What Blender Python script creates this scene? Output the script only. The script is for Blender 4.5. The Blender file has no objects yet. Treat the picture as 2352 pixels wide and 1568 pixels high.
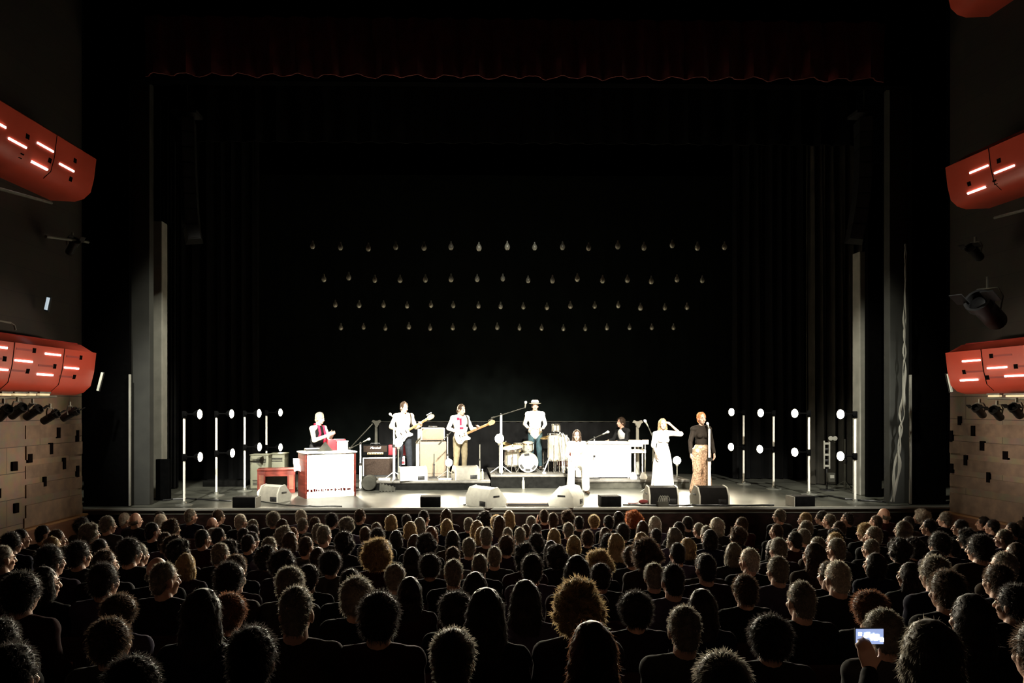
import bpy, bmesh, math, random
from mathutils import Vector, Matrix, Euler, noise
R = math.radians
C = bpy.context.scene.collection
random.seed(7)

# ---------------------------------------------------------------- camera
F, PX, PY, CAMZ, YAW = 1700.0, 1075.0, 930.0, 1.94, R(1.0)
cs, sn = math.cos(YAW), math.sin(YAW)
cam_d = bpy.data.cameras.new('camera'); cam = bpy.data.objects.new('camera', cam_d); C.objects.link(cam)
cam_d.sensor_width = 36.0; cam_d.lens = F / 2352 * 36
cam_d.shift_x = (1176 - PX) / 2352; cam_d.shift_y = (PY - 784) / 2352
cam_d.clip_start = 0.05; cam_d.clip_end = 200
cam.location = (0, 0, CAMZ); cam.rotation_euler = (R(90), 0, -YAW)
sc = bpy.context.scene; sc.camera = cam

# ---------------------------------------------------------------- world, light, exposure
w = bpy.data.worlds.new('dark_house'); sc.world = w; w.use_nodes = True
w.node_tree.nodes['Background'].inputs[0].default_value = (0.5, 0.55, 0.6, 1)
w.node_tree.nodes['Background'].inputs[1].default_value = 0.0003
sc.view_settings.view_transform = 'Standard'; sc.view_settings.look = 'None'
sc.view_settings.exposure = 0.0; sc.view_settings.gamma = 1.0
sc.cycles.max_bounces = 6; sc.cycles.diffuse_bounces = 3; sc.cycles.glossy_bounces = 3
sc.cycles.transmission_bounces = 4; sc.cycles.sample_clamp_indirect = 4.0
sc.cycles.use_denoising = True

def spot(name, loc, tgt, power, size, blend=0.5, col=(1, .93, .80), rad=.12):
    l = bpy.data.lights.new(name, 'SPOT'); l.energy = power; l.spot_size = R(size); l.spot_blend = blend
    l.color = col; l.shadow_soft_size = rad
    o = bpy.data.objects.new(name, l); C.objects.link(o); o.location = loc
    o.rotation_euler = (Vector(tgt) - Vector(loc)).to_track_quat('-Z', 'Y').to_euler()
    return o
WARM, COOL = (1, .91, .76), (1, .97, .86)
# followspots and front-of-house wash, hung in the roof over the stalls
spot('front_wash_lamp', (1.3, 2.5, 11.0), (1.0, 17.2, 0.9), 52000, 23, .8, COOL, .3)
spot('front_wash_lamp', (-2.5, 4.5, 10.5), (-2.6, 16.5, .9), 22000, 24, .8, COOL, .2)
spot('front_wash_lamp', (4.5, 4.5, 10.5), (3.6, 16.6, .9), 22000, 25, .8, WARM, .2)
spot('front_wash_lamp', (-4.5, 4.0, 10.5), (-5.0, 15.3, .9), 15000, 17, .8, COOL, .2)
spot('front_wash_lamp', (7.0, 4.0, 10.5), (7.0, 15.6, .9), 15000, 19, .8, COOL, .2)
spot('follow_spot_lamp', (1.2, 1.0, 10.6), (1.6, 15.6, .5), 80000, 9.0, .5, COOL, .15)
spot('follow_spot_lamp', (3.0, 1.0, 10.6), (4.3, 15.8, .9), 70000, 7.0, .5, COOL, .15)
spot('follow_spot_lamp', (-1.0, 1.0, 10.6), (-2.9, 15.8, .9), 70000, 7.0, .5, COOL, .15)
spot('follow_spot_lamp', (0.6, 1.0, 10.6), (-1.0, 17.4, 1.1), 60000, 8.0, .5, COOL, .15)
# unseen lamps added low upstage to rim the heads in the stalls
for bx_ in (-3.4, -1.0, 1.3, 3.6, 6.0):
    spot('head_rim_fill', (bx_, 19.6, 2.5), (1.3 + (bx_ - 1.3) * .5, 8.0, .1), 3600, 62, .6, (1, .89, .68), .3)
spot('stalls_spill_fill', (1.2, 3.0, 11.0), (1.2, 12.4, -.2), 260, 46, 1.0, (1, .86, .7), .5)  # added fill, imitates front-of-house spill on the first rows
# added fills imitating stage bounce on the balcony fronts and walls
for sx_ in (-1, 1):
    spot('balcony_bounce_fill', (1.2 + sx_ * .5, 13.7, 1.5), (1.2 + sx_ * 7.4, 11.9, 2.0), 1000, 29, .7, (1, .8, .62), .2)
    spot('wall_lamp', (1.2 + sx_ * 3.0, 13.0, 1.2), (1.2 + sx_ * 8.0, 11.7, .3), 210, 52, .9, (1, .82, .62), .15)
    spot('upper_balcony_fill', (1.2 + sx_ * .5, 13.7, 2.0), (1.2 + sx_ * 7.3, 11.4, 5.75), 130, 20, .6, (1, .72, .55), .2)
    spot('pillar_fill', (1.2 + sx_ * 2.5, 12.0, 9.0), (1.2 + sx_ * 7.2, 15.4, 2.0), 4200, 26, .8, (1, .96, .8), .2)  # added over the stalls only to brighten the pale pillars

def P(px, py, Y):
    r = (px - PX) / F
    X = Y * (sn + r * cs) / (cs - r * sn)
    return Vector((X, Y, CAMZ - (py - PY) / F * (X * sn + Y * cs)))
def XY(px, Y): return P(px, PY, Y).x
def G(px, py, Z=0.0):
    zc = F * (CAMZ - Z) / (py - PY); xc = (px - PX) / F * zc
    return Vector((xc * cs + zc * sn, zc * cs - xc * sn, Z))

# ---------------------------------------------------------------- materials
M = {}
def mat(name, col, rough=.6, metal=0.0, var=.25, scale=12.0, bump=.0, emit=None, estr=0.0, sheen=0.0, transl=0.0, spec=.5):
    m = bpy.data.materials.new(name); m.use_nodes = True; nt = m.node_tree; b = nt.nodes['Principled BSDF']
    b.inputs['Roughness'].default_value = rough; b.inputs['Metallic'].default_value = metal
    b.inputs['Specular IOR Level'].default_value = spec
    if sheen: b.inputs['Sheen Weight'].default_value = sheen; b.inputs['Sheen Roughness'].default_value = .4
    tc = nt.nodes.new('ShaderNodeTexCoord'); nz = nt.nodes.new('ShaderNodeTexNoise'); rp = nt.nodes.new('ShaderNodeValToRGB')
    nz.inputs['Scale'].default_value = scale; nz.inputs['Detail'].default_value = 4
    nt.links.new(tc.outputs['Object'], nz.inputs['Vector']); nt.links.new(nz.outputs['Fac'], rp.inputs['Fac'])
    lo = [c * (1 - var) for c in col]; hi = [min(1, c * (1 + var)) for c in col]
    rp.color_ramp.elements[0].position = .3; rp.color_ramp.elements[1].position = .7
    rp.color_ramp.elements[0].color = (*lo, 1); rp.color_ramp.elements[1].color = (*hi, 1)
    nt.links.new(rp.outputs['Color'], b.inputs['Base Color'])
    if bump:
        bp = nt.nodes.new('ShaderNodeBump'); bp.inputs['Strength'].default_value = bump
        nt.links.new(nz.outputs['Fac'], bp.inputs['Height']); nt.links.new(bp.outputs['Normal'], b.inputs['Normal'])
    if emit:
        b.inputs['Emission Color'].default_value = (*emit, 1); b.inputs['Emission Strength'].default_value = estr
    if transl:
        tr = nt.nodes.new('ShaderNodeBsdfTranslucent'); mx = nt.nodes.new('ShaderNodeMixShader')
        mx.inputs[0].default_value = transl; nt.links.new(rp.outputs['Color'], tr.inputs['Color'])
        nt.links.new(b.outputs[0], mx.inputs[1]); nt.links.new(tr.outputs[0], mx.inputs[2])
        nt.links.new(mx.outputs[0], nt.nodes['Material Output'].inputs[0])
    M[name] = m; return m
def wood(name, a, b_, rough=.45, sc_=(1, 1, 9)):
    m = mat(name, a, rough); nt = m.node_tree
    tc = nt.nodes.new('ShaderNodeTexCoord'); mp = nt.nodes.new('ShaderNodeMapping'); wv = nt.nodes.new('ShaderNodeTexWave'); rp = nt.nodes.new('ShaderNodeValToRGB')
    mp.inputs['Scale'].default_value = sc_; wv.inputs['Scale'].default_value = 1.2; wv.inputs['Distortion'].default_value = 7; wv.inputs['Detail'].default_value = 3
    rp.color_ramp.elements[0].color = (*a, 1); rp.color_ramp.elements[1].color = (*b_, 1)
    nt.links.new(tc.outputs['Object'], mp.inputs[0]); nt.links.new(mp.outputs[0], wv.inputs[0]); nt.links.new(wv.outputs['Fac'], rp.inputs['Fac'])
    nt.links.new(rp.outputs['Color'], nt.nodes['Principled BSDF'].inputs['Base Color']); return m
def planked(name, a, b_, gap, bw, bh, rough=.55, rot=None):
    """boards / blocks with thin joints"""
    m = mat(name, a, rough); nt = m.node_tree
    tc = nt.nodes.new('ShaderNodeTexCoord'); mp = nt.nodes.new('ShaderNodeMapping'); br = nt.nodes.new('ShaderNodeTexBrick')
    if rot: mp.inputs['Rotation'].default_value = rot
    br.inputs['Scale'].default_value = 1; br.inputs['Brick Width'].default_value = bw; br.inputs['Row Height'].default_value = bh
    br.inputs['Mortar Size'].default_value = .006; br.inputs['Color1'].default_value = (*a, 1); br.inputs['Color2'].default_value = (*b_, 1); br.inputs['Mortar'].default_value = (*gap, 1)
    nz = nt.nodes.new('ShaderNodeTexNoise'); nz.inputs['Scale'].default_value = 5; mx = nt.nodes.new('ShaderNodeMix'); mx.data_type = 'RGBA'; mx.blend_type = 'MULTIPLY'; mx.inputs[0].default_value = .55
    nt.links.new(tc.outputs['Object'], mp.inputs[0]); nt.links.new(mp.outputs[0], br.inputs[0]); nt.links.new(tc.outputs['Object'], nz.inputs[0])
    nt.links.new(br.outputs['Color'], mx.inputs[6]); nt.links.new(nz.outputs['Color'], mx.inputs[7])
    nt.links.new(mx.outputs[2], nt.nodes['Principled BSDF'].inputs['Base Color']); return m

mat('black_cloth', (.0026, .0036, .0031), .95, sheen=.0, var=.3, scale=3, spec=.05)
mat('black_leg', (.006, .006, .006), .95, var=.3, scale=3, spec=.05)
mat('lit_leg', (.028, .026, .021), .9, var=.3, scale=3, spec=.1)  # black leg colour lightened, standing in for light on the right curtain
mat('black_wall', (.0012, .0012, .0012), .95, spec=.02)
mat('flat_grey', (.016, .0165, .013), .8, var=.2, scale=4)
mat('flat_light', (.2, .195, .165), .8, var=.15, scale=4)
mat('ornament_red', (.03, .003, .002), .9, spec=.03)
mat('red_velvet', (.10, .006, .005), .9, sheen=.3, var=.3, scale=5)
mat('balcony_red', (.62, .085, .05), .3, var=.1, scale=1.2)
mat('balcony_dark', (.33, .03, .022), .5, var=.15, scale=2)
mat('recess_shade', (.003, .0015, .0015), .9, spec=.05)  # dark colour standing in for shade inside holes; also the panel joints
mat('wall_wood', (.17, .11, .07), .6, var=.3, scale=6)
mat('soffit', (.1, .05, .035), .7)
mat('lamp_white', (.8, .8, .8), .4, emit=(1, .93, .84), estr=7)
mat('lamp_glow', (.8, .8, .8), .4, emit=(1, .86, .6), estr=80)
mat('bulb_glow', (.8, .8, .8), .4, emit=(1, .80, .52), estr=60)
mat('strip_dim', (.6, .6, .5), .4, emit=(.95, 1, .75), estr=.35)
mat('strip_bluish', (.6, .6, .6), .4, emit=(.75, .9, 1), estr=.6)
mat('soffit_lamp', (.7, .6, .4), .4, emit=(1, .75, .4), estr=.7)
mat('deck', (.062, .062, .05), .33, var=.4, scale=2.2, bump=.03)
mat('riser_black', (.0045, .0045, .004), .95, spec=.04, var=.3)
mat('riser_top', (.07, .065, .055), .5, var=.3)
mat('riser_grey', (.036, .035, .028), .9, spec=.12, var=.35, scale=6)
mat('metal_pole', (.88, .85, .76), .35, 0.0, var=.1)
mat('metal_dull', (.2, .2, .17), .45, .5, var=.2)
mat('metal_dark', (.02, .02, .02), .5, .4, var=.2)
mat('chrome', (.8, .8, .78), .18, 1.0, var=.05)
mat('brass', (.75, .52, .2), .3, 1.0, var=.12)
mat('black_plastic', (.008, .008, .008), .45, var=.3)
mat('black_box', (.003, .003, .003), .9, var=.3, spec=.05)
mat('box_grille', (.003, .003, .003), .95, var=.3, spec=.03)
mat('drum_shell', (.30, .28, .22), .4)
mat('drum_head', (.34, .32, .25), .5)
mat('wedge_grey', (.16, .15, .12), .6, var=.15)
mat('wedge_light', (.34, .325, .27), .6, var=.1)
mat('wedge_black', (.004, .0035, .003), .85, var=.3, spec=.1)
mat('cream', (.85, .82, .72), .6, var=.05)
mat('white_paint', (.9, .88, .82), .5, var=.04)
mat('beige_tolex', (.13, .1, .07), .7, var=.12, scale=40)
mat('grille_brown', (.024, .017, .013), .9, spec=.05, var=.3, scale=60)
mat('grille_beige', (.14, .11, .075), .85, var=.15, scale=60)
mat('red_case', (.2, .012, .02), .5, var=.15)
mat('gold', (.8, .55, .25), .35, .6, var=.1)
mat('cabinet_sage', (.17, .17, .115), .6, var=.15, scale=3)
mat('bulb_glass', (.26, .25, .2), .22, .3, var=.2, scale=20)
mat('filament', (.05, .04, .02), .5, .3)
wood('mahogany', (.07, .012, .008), (.13, .024, .016), .5); M['mahogany'].node_tree.nodes['Principled BSDF'].inputs['Specular IOR Level'].default_value = .15
wood('oak_dark', (.10, .03, .015), (.16, .05, .025))
wood('oak', (.26, .13, .05), (.36, .19, .08))
wood('panel_brown', (.11, .045, .02), (.17, .07, .035), .6)
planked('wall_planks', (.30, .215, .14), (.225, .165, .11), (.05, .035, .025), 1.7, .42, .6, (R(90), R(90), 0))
planked('wall_dark', (.03, .022, .014), (.022, .016, .011), (.01, .008, .006), 1.7, .42, .8, (R(90), R(90), 0))  # same planks darkened, so the upper wall reads as shaded
planked('balcony_floor_boards', (.1, .05, .03), (.08, .04, .03), (.02, .01, .01), 1.5, .2)
wood('stage_front', (.007, .004, .003), (.012, .006, .005), .9); M['stage_front'].node_tree.nodes['Principled BSDF'].inputs['Specular IOR Level'].default_value = .03
mat('wire_black', (.003, .003, .003), .95, spec=0)
mat('floor_dark', (.02, .014, .012), .8)
mat('skin', (.60, .36, .26), .5, var=.08)
mat('skin_rosy', (.62, .30, .22), .5, var=.08)
mat('eye_white', (.75, .73, .7), .3, var=.03)
mat('screen', (.2, .25, .4), .3, emit=(.45, .58, 1), estr=.75)
mat('screen_bright', (.2, .25, .4), .3, emit=(.85, .92, 1), estr=3.0)
mat('seat_cloth', (.035, .008, .008), .9, sheen=.1)

# ---------------------------------------------------------------- mesh helpers
def frame(d):
    d = Vector(d).normalized(); a = Vector((0, 0, 1)) if abs(d.z) < .95 else Vector((1, 0, 0))
    u = d.cross(a).normalized(); return u, d.cross(u), d
class MB:
    def __init__(s): s.v = []; s.f = []; s.m = []; s.mi = 0
    def add(s, vs, fs, mx=None):
        o = len(s.v)
        s.v += [tuple(mx @ Vector(p)) for p in vs] if mx else [tuple(p) for p in vs]
        s.f += [tuple(i + o for i in f) for f in fs]; s.m += [s.mi] * len(fs); return s
    def box(s, c, size, mx=None, bev=0.0, rz=0.0):
        b = bmesh.new(); bmesh.ops.create_cube(b, size=1)
        for v in b.verts: v.co = Vector((v.co.x * size[0], v.co.y * size[1], v.co.z * size[2]))
        if bev: bmesh.ops.bevel(b, geom=list(b.edges), offset=bev, segments=2, affect='EDGES', profile=.5)
        T = Matrix.Translation(c) @ Matrix.Rotation(rz, 4, 'Z')
        if mx: T = mx @ T
        b.verts.index_update(); s.add([v.co.copy() for v in b.verts], [[v.index for v in f.verts] for f in b.faces], T); b.free(); return s
    def lathe(s, prof, n=16, mx=None):
        vs = []; fs = []; rings = []
        for r, z in prof:
            if r < 1e-6: rings.append([len(vs)]); vs.append((0, 0, z))
            else:
                rings.append(list(range(len(vs), len(vs) + n)))
                vs += [(r * math.cos(2 * math.pi * k / n), r * math.sin(2 * math.pi * k / n), z) for k in range(n)]
        for a, b in zip(rings, rings[1:]):
            for k in range(n):
                k2 = (k + 1) % n
                if len(a) == 1 and len(b) == 1: continue
                if len(a) == 1: fs.append((a[0], b[k2], b[k]))
                elif len(b) == 1: fs.append((a[k], a[k2], b[0]))
                else: fs.append((a[k], a[k2], b[k2], b[k]))
        return s.add(vs, fs, mx)
    def cyl(s, p0, p1, r0, r1=None, n=12):
        r1 = r0 if r1 is None else r1; p0 = Vector(p0); p1 = Vector(p1); u, v, d = frame(p1 - p0)
        T = Matrix.Translation(p0) @ Matrix((u, v, d)).transposed().to_4x4(); L = (p1 - p0).length
        return s.lathe([(0, 0), (r0, 0), (r1, L), (0, L)], n, T)
    def capsule(s, p0, p1, r0, r1=None, n=12):
        r1 = r0 if r1 is None else r1; p0 = Vector(p0); p1 = Vector(p1)
        if (p1 - p0).length < 1e-5: p1 = p0 + Vector((0, 0, 1e-4))
        u, v, d = frame(p1 - p0); T = Matrix.Translation(p0) @ Matrix((u, v, d)).transposed().to_4x4(); L = (p1 - p0).length
        pr = [(0, -r0)] + [(r0 * math.cos(R(a)), r0 * math.sin(R(a))) for a in (-60, -30, 0)] + [(r1 * math.cos(R(a)), L + r1 * math.sin(R(a))) for a in (0, 30, 60)] + [(0, L + r1)]
        return s.lathe(pr, n, T)
    def ell(s, c, r, rot=None, n=14, k=9):
        pr = [(math.sin(math.pi * i / k), -math.cos(math.pi * i / k)) for i in range(k + 1)]
        pr[0] = (0, -1); pr[-1] = (0, 1)
        T = Matrix.Translation(c) @ (rot.to_4x4() if rot else Matrix()) @ Matrix.Diagonal((*r, 1))
        return s.lathe(pr, n, T)
    def tube(s, pts, r, n=8):
        pts = [Vector(p) for p in pts]; rr = r if isinstance(r, (list, tuple)) else [r] * len(pts); vs = []; fs = []
        u = None
        for i, p in enumerate(pts):
            d = (pts[min(i + 1, len(pts) - 1)] - pts[max(i - 1, 0)]).normalized()
            if u is None: u, v, _ = frame(d)
            else: u = (u - d * u.dot(d)).normalized(); v = d.cross(u)
            if i == 0: v = d.cross(u)
            vs += [tuple(p + (u * math.cos(2 * math.pi * k / n) + v * math.sin(2 * math.pi * k / n)) * rr[i]) for k in range(n)]
        for i in range(len(pts) - 1):
            for k in range(n): fs.append((i * n + k, i * n + (k + 1) % n, (i + 1) * n + (k + 1) % n, (i + 1) * n + k))
        fs.append(tuple(range(n - 1, -1, -1))); fs.append(tuple(range((len(pts) - 1) * n, len(pts) * n)))
        return s.add(vs, fs)
    def prism(s, poly, d0, d1, mx=None):
        n = len(poly); vs = [(x, y, d0) for x, y in poly] + [(x, y, d1) for x, y in poly]
        fs = [tuple(range(n - 1, -1, -1)), tuple(range(n, 2 * n))] + [(k, (k + 1) % n, n + (k + 1) % n, n + k) for k in range(n)]
        return s.add(vs, fs, mx)
    def sheet(s, nu, nv, fn, thick=None):
        """a cloth: fn(u,v)->point; closed with a back face offset by thick"""
        vs = [fn(i / nu, j / nv) for j in range(nv + 1) for i in range(nu + 1)]; W = nu + 1; fs = []
        for j in range(nv):
            for i in range(nu): a = j * W + i; fs.append((a, a + 1, a + 1 + W, a + W))
        if thick:
            o = len(vs); vs = vs + [tuple(Vector(p) + Vector(thick)) for p in vs]; fs += [tuple(o + i for i in reversed(f)) for f in fs]
            ring = [i for i in range(W)] + [j * W + nu for j in range(1, nv + 1)] + [nv * W + i for i in range(nu - 1, -1, -1)] + [j * W for j in range(nv - 1, 0, -1)]
            fs += [(ring[k], o + ring[k], o + ring[(k + 1) % len(ring)], ring[(k + 1) % len(ring)]) for k in range(len(ring))]
        return s.add(vs, fs)
    def mesh(s, name, mats, smooth=True):
        me = bpy.data.meshes.new(name); me.from_pydata(s.v, [], s.f)
        for m in (mats if isinstance(mats, (list, tuple)) else [mats]): me.materials.append(M[m])
        me.polygons.foreach_set('material_index', s.m)
        b = bmesh.new(); b.from_mesh(me); bmesh.ops.recalc_face_normals(b, faces=b.faces)
        if smooth:
            for f in b.faces: f.smooth = True
            for e in b.edges:
                if len(e.link_faces) == 2 and e.calc_face_angle(0) > R(38): e.smooth = False
        b.to_mesh(me); b.free(); me.update(); return me
    def build(s, name, mats, parent=None, loc=None, rot=None, label=None, smooth=True):
        o = bpy.data.objects.new(name, s.mesh(name, mats, smooth)); C.objects.link(o)
        if parent: o.parent = parent
        if loc is not None: o.location = loc
        if rot is not None: o.rotation_euler = rot
        if label: o['label'] = label
        return o
def tag(o, label, cat, group=None, kind=None):
    o['label'] = label; o['category'] = cat
    if group: o['group'] = group
    if kind: o['kind'] = kind
    return o
def thing(name, label, cat, loc=(0, 0, 0), rz=0.0, group=None, rot=None):
    o = bpy.data.objects.new(name, None); C.objects.link(o); o.empty_display_size = .1
    o.location = loc; o.rotation_euler = rot or (0, 0, rz); return tag(o, label, cat, group)
def struct(name, mb, mats, label=None, smooth=True):
    o = mb.build(name, mats, smooth=smooth); o['kind'] = 'structure'
    if label: o['label'] = label
    return o
def copy_tree(o, parent=None):
    c = o.copy(); C.objects.link(c)
    if parent: c.parent = parent
    for ch in list(o.children): copy_tree(ch, c)
    return c
ORD = 'zeroth first second third fourth fifth sixth seventh eighth ninth tenth eleventh twelfth thirteenth fourteenth fifteenth sixteenth seventeenth eighteenth nineteenth twentieth'.split()
def ordw(n):
    if n <= 20: return ORD[n]
    t = {2: 'twenty', 3: 'thirty', 4: 'forty'}[n // 10]
    return t + '-' + ORD[n % 10] if n % 10 else {'twenty': 'twentieth', 'thirty': 'thirtieth', 'forty': 'fortieth'}[t]
# ================================================================ the setting
CX = 1.24
def XL(Y): return -7.0 + .062 * (Y - 14)
def XR(Y): return 9.47 - .062 * (Y - 14)
ROWS = [13.0 - .78 * k for k in range(14)]
def row_floor(Y): return .133 - .103 * Y

b = MB(); b.box((CX + .3, 19.03, -.06), (22, 10, .12)); struct('floor_stage', b, 'deck', smooth=False)
b = MB(); b.box((CX + .1, 14.1, -.75), (16.9, .12, 1.26)); struct('wall_stage_front', b, 'stage_front', smooth=False)
b = MB(); b.box((CX + .1, 14.0, -.02), (16.6, .06, .05), bev=.012); struct('trim_1', b, 'flat_light')
b = MB()                                                    # raked stalls floor, one step per row
for k, Y in enumerate(ROWS):
    z = row_floor(Y); b.box((CX, Y, z - .3), (18, .78, .6))
b.box((CX, 13.7, row_floor(13.0) - .35), (18, .75, .6)); b.box((CX, .6, row_floor(2.1) - .3), (18, 3.8, .6))
struct('floor', b, 'floor_dark', smooth=False)
b = MB(); b.box((CX, 8, 11.9), (20, 32, .2)); struct('ceiling', b, 'black_wall', smooth=False)
b = MB(); b.box((CX, 23.6, 5.5), (22, .2, 13)); struct('wall_back', b, 'black_wall', smooth=False)
b = MB(); b.box((CX, -1.6, 5.5), (20, .2, 14)); struct('wall_house_rear', b, 'black_wall', smooth=False)
for side, fx, s in (('left', XL, -1), ('right', XR, 1)):
    b = MB()
    def quad(Y0, Y1, z0, z1, u0, u1):
        q = []
        for u in (u0, u1):
            for Y, z in ((Y0, z0), (Y1, z0), (Y1, z1), (Y0, z1)): q.append((fx(Y) - s * u, Y, z))
        b.add(q, [(0, 1, 2, 3), (7, 6, 5, 4), (0, 4, 5, 1), (1, 5, 6, 2), (2, 6, 7, 3), (3, 7, 4, 0)])
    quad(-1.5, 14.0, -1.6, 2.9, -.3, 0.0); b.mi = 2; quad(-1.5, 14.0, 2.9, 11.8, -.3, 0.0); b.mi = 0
    # boards standing proud near the proscenium, and dark patches for the shade in square ventilation holes
    rnd = random.Random(3)
    holes = [(140, 993, 10, 24), (183, 1000, 8, 26), (123, 1029, 10, 26), (75, 1051, 13, 20), (41, 1069, 14, 21), (153, 1063, 8, 26), (183, 1081, 9, 26), (109, 1104, 8, 22), (8, 1131, 14, 22), (45, 1164, 11, 22)] if s < 0 else \
        [(2252, 990, 10, 24), (2274, 1025, 12, 22), (2234, 1058, 8, 24), (2202, 1077, 8, 22), (2201, 1002, 8, 26), (2329, 1047, 13, 20), (2288, 1098, 8, 24), (2220, 966, 8, 20)]
    def wallY(px):
        r = (px - 1045) / F
        return ((-7.0 - .868) / (r - .062)) if s < 0 else ((9.47 + .868) / (r + .062))
    b.mi = 3
    for z in (.18, .52, .83, 1.16, 1.5): quad(12.35 if s < 0 else 12.1, 13.98, z - .13 + rnd.random() * .03, z + .1, 0, .012 + rnd.random() * .018)
    quad(12.3, 13.99, -.45, 1.02 * .07, 0, .024)
    b.mi = 1
    for hx, hy, hw, hh in holes:
        Y = wallY(hx); z = CAMZ - (hy - PY) / F * Y; dl = hw / 115.0
        quad(Y - dl / 2, Y + dl / 2, z - hh * .5 / F * Y, z + hh * .5 / F * Y, 0, .036 if Y > 12.0 else .003)
    struct('wall_' + side, b, ['wall_planks', 'recess_shade', 'wall_dark', 'wall_wood'], smooth=False)
    b = MB(); quad(12.05, 13.99, -1.4, -.12, 0, .10); struct('baseboard_' + side, b, 'panel_brown', smooth=False)
    b = MB(); quad(12.0, 14.02, -.12, -.085, 0, .125); struct('trim_2' if s < 0 else 'trim_3', b, 'oak', smooth=False)
    if s < 0:
        b = MB(); quad(9.0, 10.85, -.46, -.42, 0, .16); struct('trim_4', b, 'oak', smooth=False)
    # proscenium: black jamb, grey return flat, lit edge strip, pale pillar cut off where its light stops
    jx0, jx1 = (fx(14.2) - .1, XY(302, 14.35)) if s < 0 else (XY(2087, 14.35), fx(14.2) + .1)
    b = MB(); b.box(((jx0 + jx1) / 2, 14.3, 5.3), (jx1 - jx0, .1, 12.9)); struct('wall_proscenium_' + side, b, 'black_wall', smooth=False)
    x0, x1 = (XY(303, 14.5), XY(346, 14.5)) if s < 0 else (XY(2040, 14.5), XY(2086, 14.5))
    b = MB(); b.box(((x0 + x1) / 2, 14.55, 4.1), (x1 - x0, .2, 8.2), bev=.01); struct('wall_return_' + side, b, 'flat_grey', smooth=False)
    ex = XY(302, 14.3) if s < 0 else XY(2086, 14.3)
    zt = P(302, 862, 14.3).z
    b = MB(); b.box((ex, 14.23, zt / 2 + .02), (.035, .05, zt), bev=.008); struct('trim_5' if s < 0 else 'trim_6', b, 'flat_light')
    x0, x1, zt = (XY(345, 15.5), XY(372, 15.5), P(350, 507, 15.5).z) if s < 0 else (XY(1975, 15.75), XY(2007, 15.75), P(1990, 577, 15.75).z)
    Yp = 15.5 if s < 0 else 15.75
    b = MB(); b.box(((x0 + x1) / 2, Yp + .15, zt / 2), (x1 - x0, .3, zt), bev=.015); struct('pillar_' + side, b, 'flat_light', smooth=False)
    x0, x1 = (XY(346, 14.9), XY(378, 14.9)) if s < 0 else (XY(2008, 15.2), XY(2041, 15.2))
    b = MB(); b.box(((x0 + x1) / 2, 15.2 if s < 0 else 15.5, .42 if s < 0 else 3.5), (x1 - x0, .12, .84 if s < 0 else 7), bev=.01); struct('wall_masking_' + side, b, 'black_wall', smooth=False)
# header above the opening
b = MB(); b.box((CX, 14.35, 10.0), (15.4, .2, 3.7)); struct('wall_proscenium_header', b, 'black_wall', smooth=False)

def drape(name, label, x0, x1, Y, z0, z1, folds, amp, m, cat='curtain', scal=0.0, group=None):
    b = MB(); n = max(8, int(folds * 8)); ph = random.random() * 6
    def fn(u, v):
        f = math.sin(u * folds * 6.283 + ph + .6 * math.sin(u * 9)) ; sp = .55 + .45 * (1 - v)
        z = z0 + (z1 - z0) * v
        if scal and v < .01: z += scal * abs(math.sin(u * folds * .5 * 3.1416))
        return (x0 + (x1 - x0) * u, Y + amp * f * sp + amp * .3 * math.sin(u * folds * 15 + v * 3), z)
    b.sheet(n, 6, fn, (0, .03, 0)); o = b.build(name, m); return tag(o, label, cat, group)
drape('valance', 'dark red velvet valance hanging across the top of the proscenium', XY(330, 14.1), XY(2035, 14.1), 14.1, 8.18, 9.3, 26, .07, 'red_velvet', 'curtain', .03)
drape('border_curtain', 'black border curtain hanging across the stage behind the red valance', XY(380, 16), XY(1990, 16), 16.4, 7.75, 11.8, 30, .05, 'black_leg')
drape('backdrop_curtain', 'wide black backdrop behind the hanging bulbs', XY(580, 20.8), XY(1700, 20.8), 20.8, 0.02, 8.4, 36, .006, 'black_cloth')
drape('leg_curtain', 'black side curtain left of the backdrop, behind the left light stands', XY(398, 19.2), XY(592, 19.2), 19.3, 0.02, 9, 7, .07, 'black_leg', group='side curtains')
drape('leg_curtain', 'dark blue-black narrow curtain beside the left pale pillar', XY(373, 17.4), XY(412, 17.4), 17.3, 0.02, 9, 5, .06, 'black_leg', group='side curtains')
drape('leg_curtain', 'black side curtain right of the backdrop', XY(1688, 19.2), XY(1862, 19.2), 19.3, 0.02, 9, 7, .07, 'black_leg', group='side curtains')
drape('leg_curtain', 'side curtain toned as if lit, behind the right light stands, beside the right pale pillar', XY(1855, 17.9), XY(1985, 17.9), 17.9, 0.02, 9, 6, .07, 'lit_leg', group='side curtains')
t = thing('drape_rail', 'low black drape on a thin pale pipe across the back of the band', 'curtain', (0, 0, 0))
b = MB(); x0, x1 = XY(870, 19.9), XY(1445, 19.9); zt = P(1100, 968, 19.9).z
b.cyl((x0, 19.9, zt), (x1, 19.9, zt), .012); b.build('pipe', 'riser_grey', t)
b = MB(); b.sheet(120, 3, lambda u, v: (x0 + (x1 - x0) * u, 19.9 + .03 * math.sin(u * 150), .02 + (zt - .03) * v), (0, .02, 0)); b.build('drape', 'black_leg', t)

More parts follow.
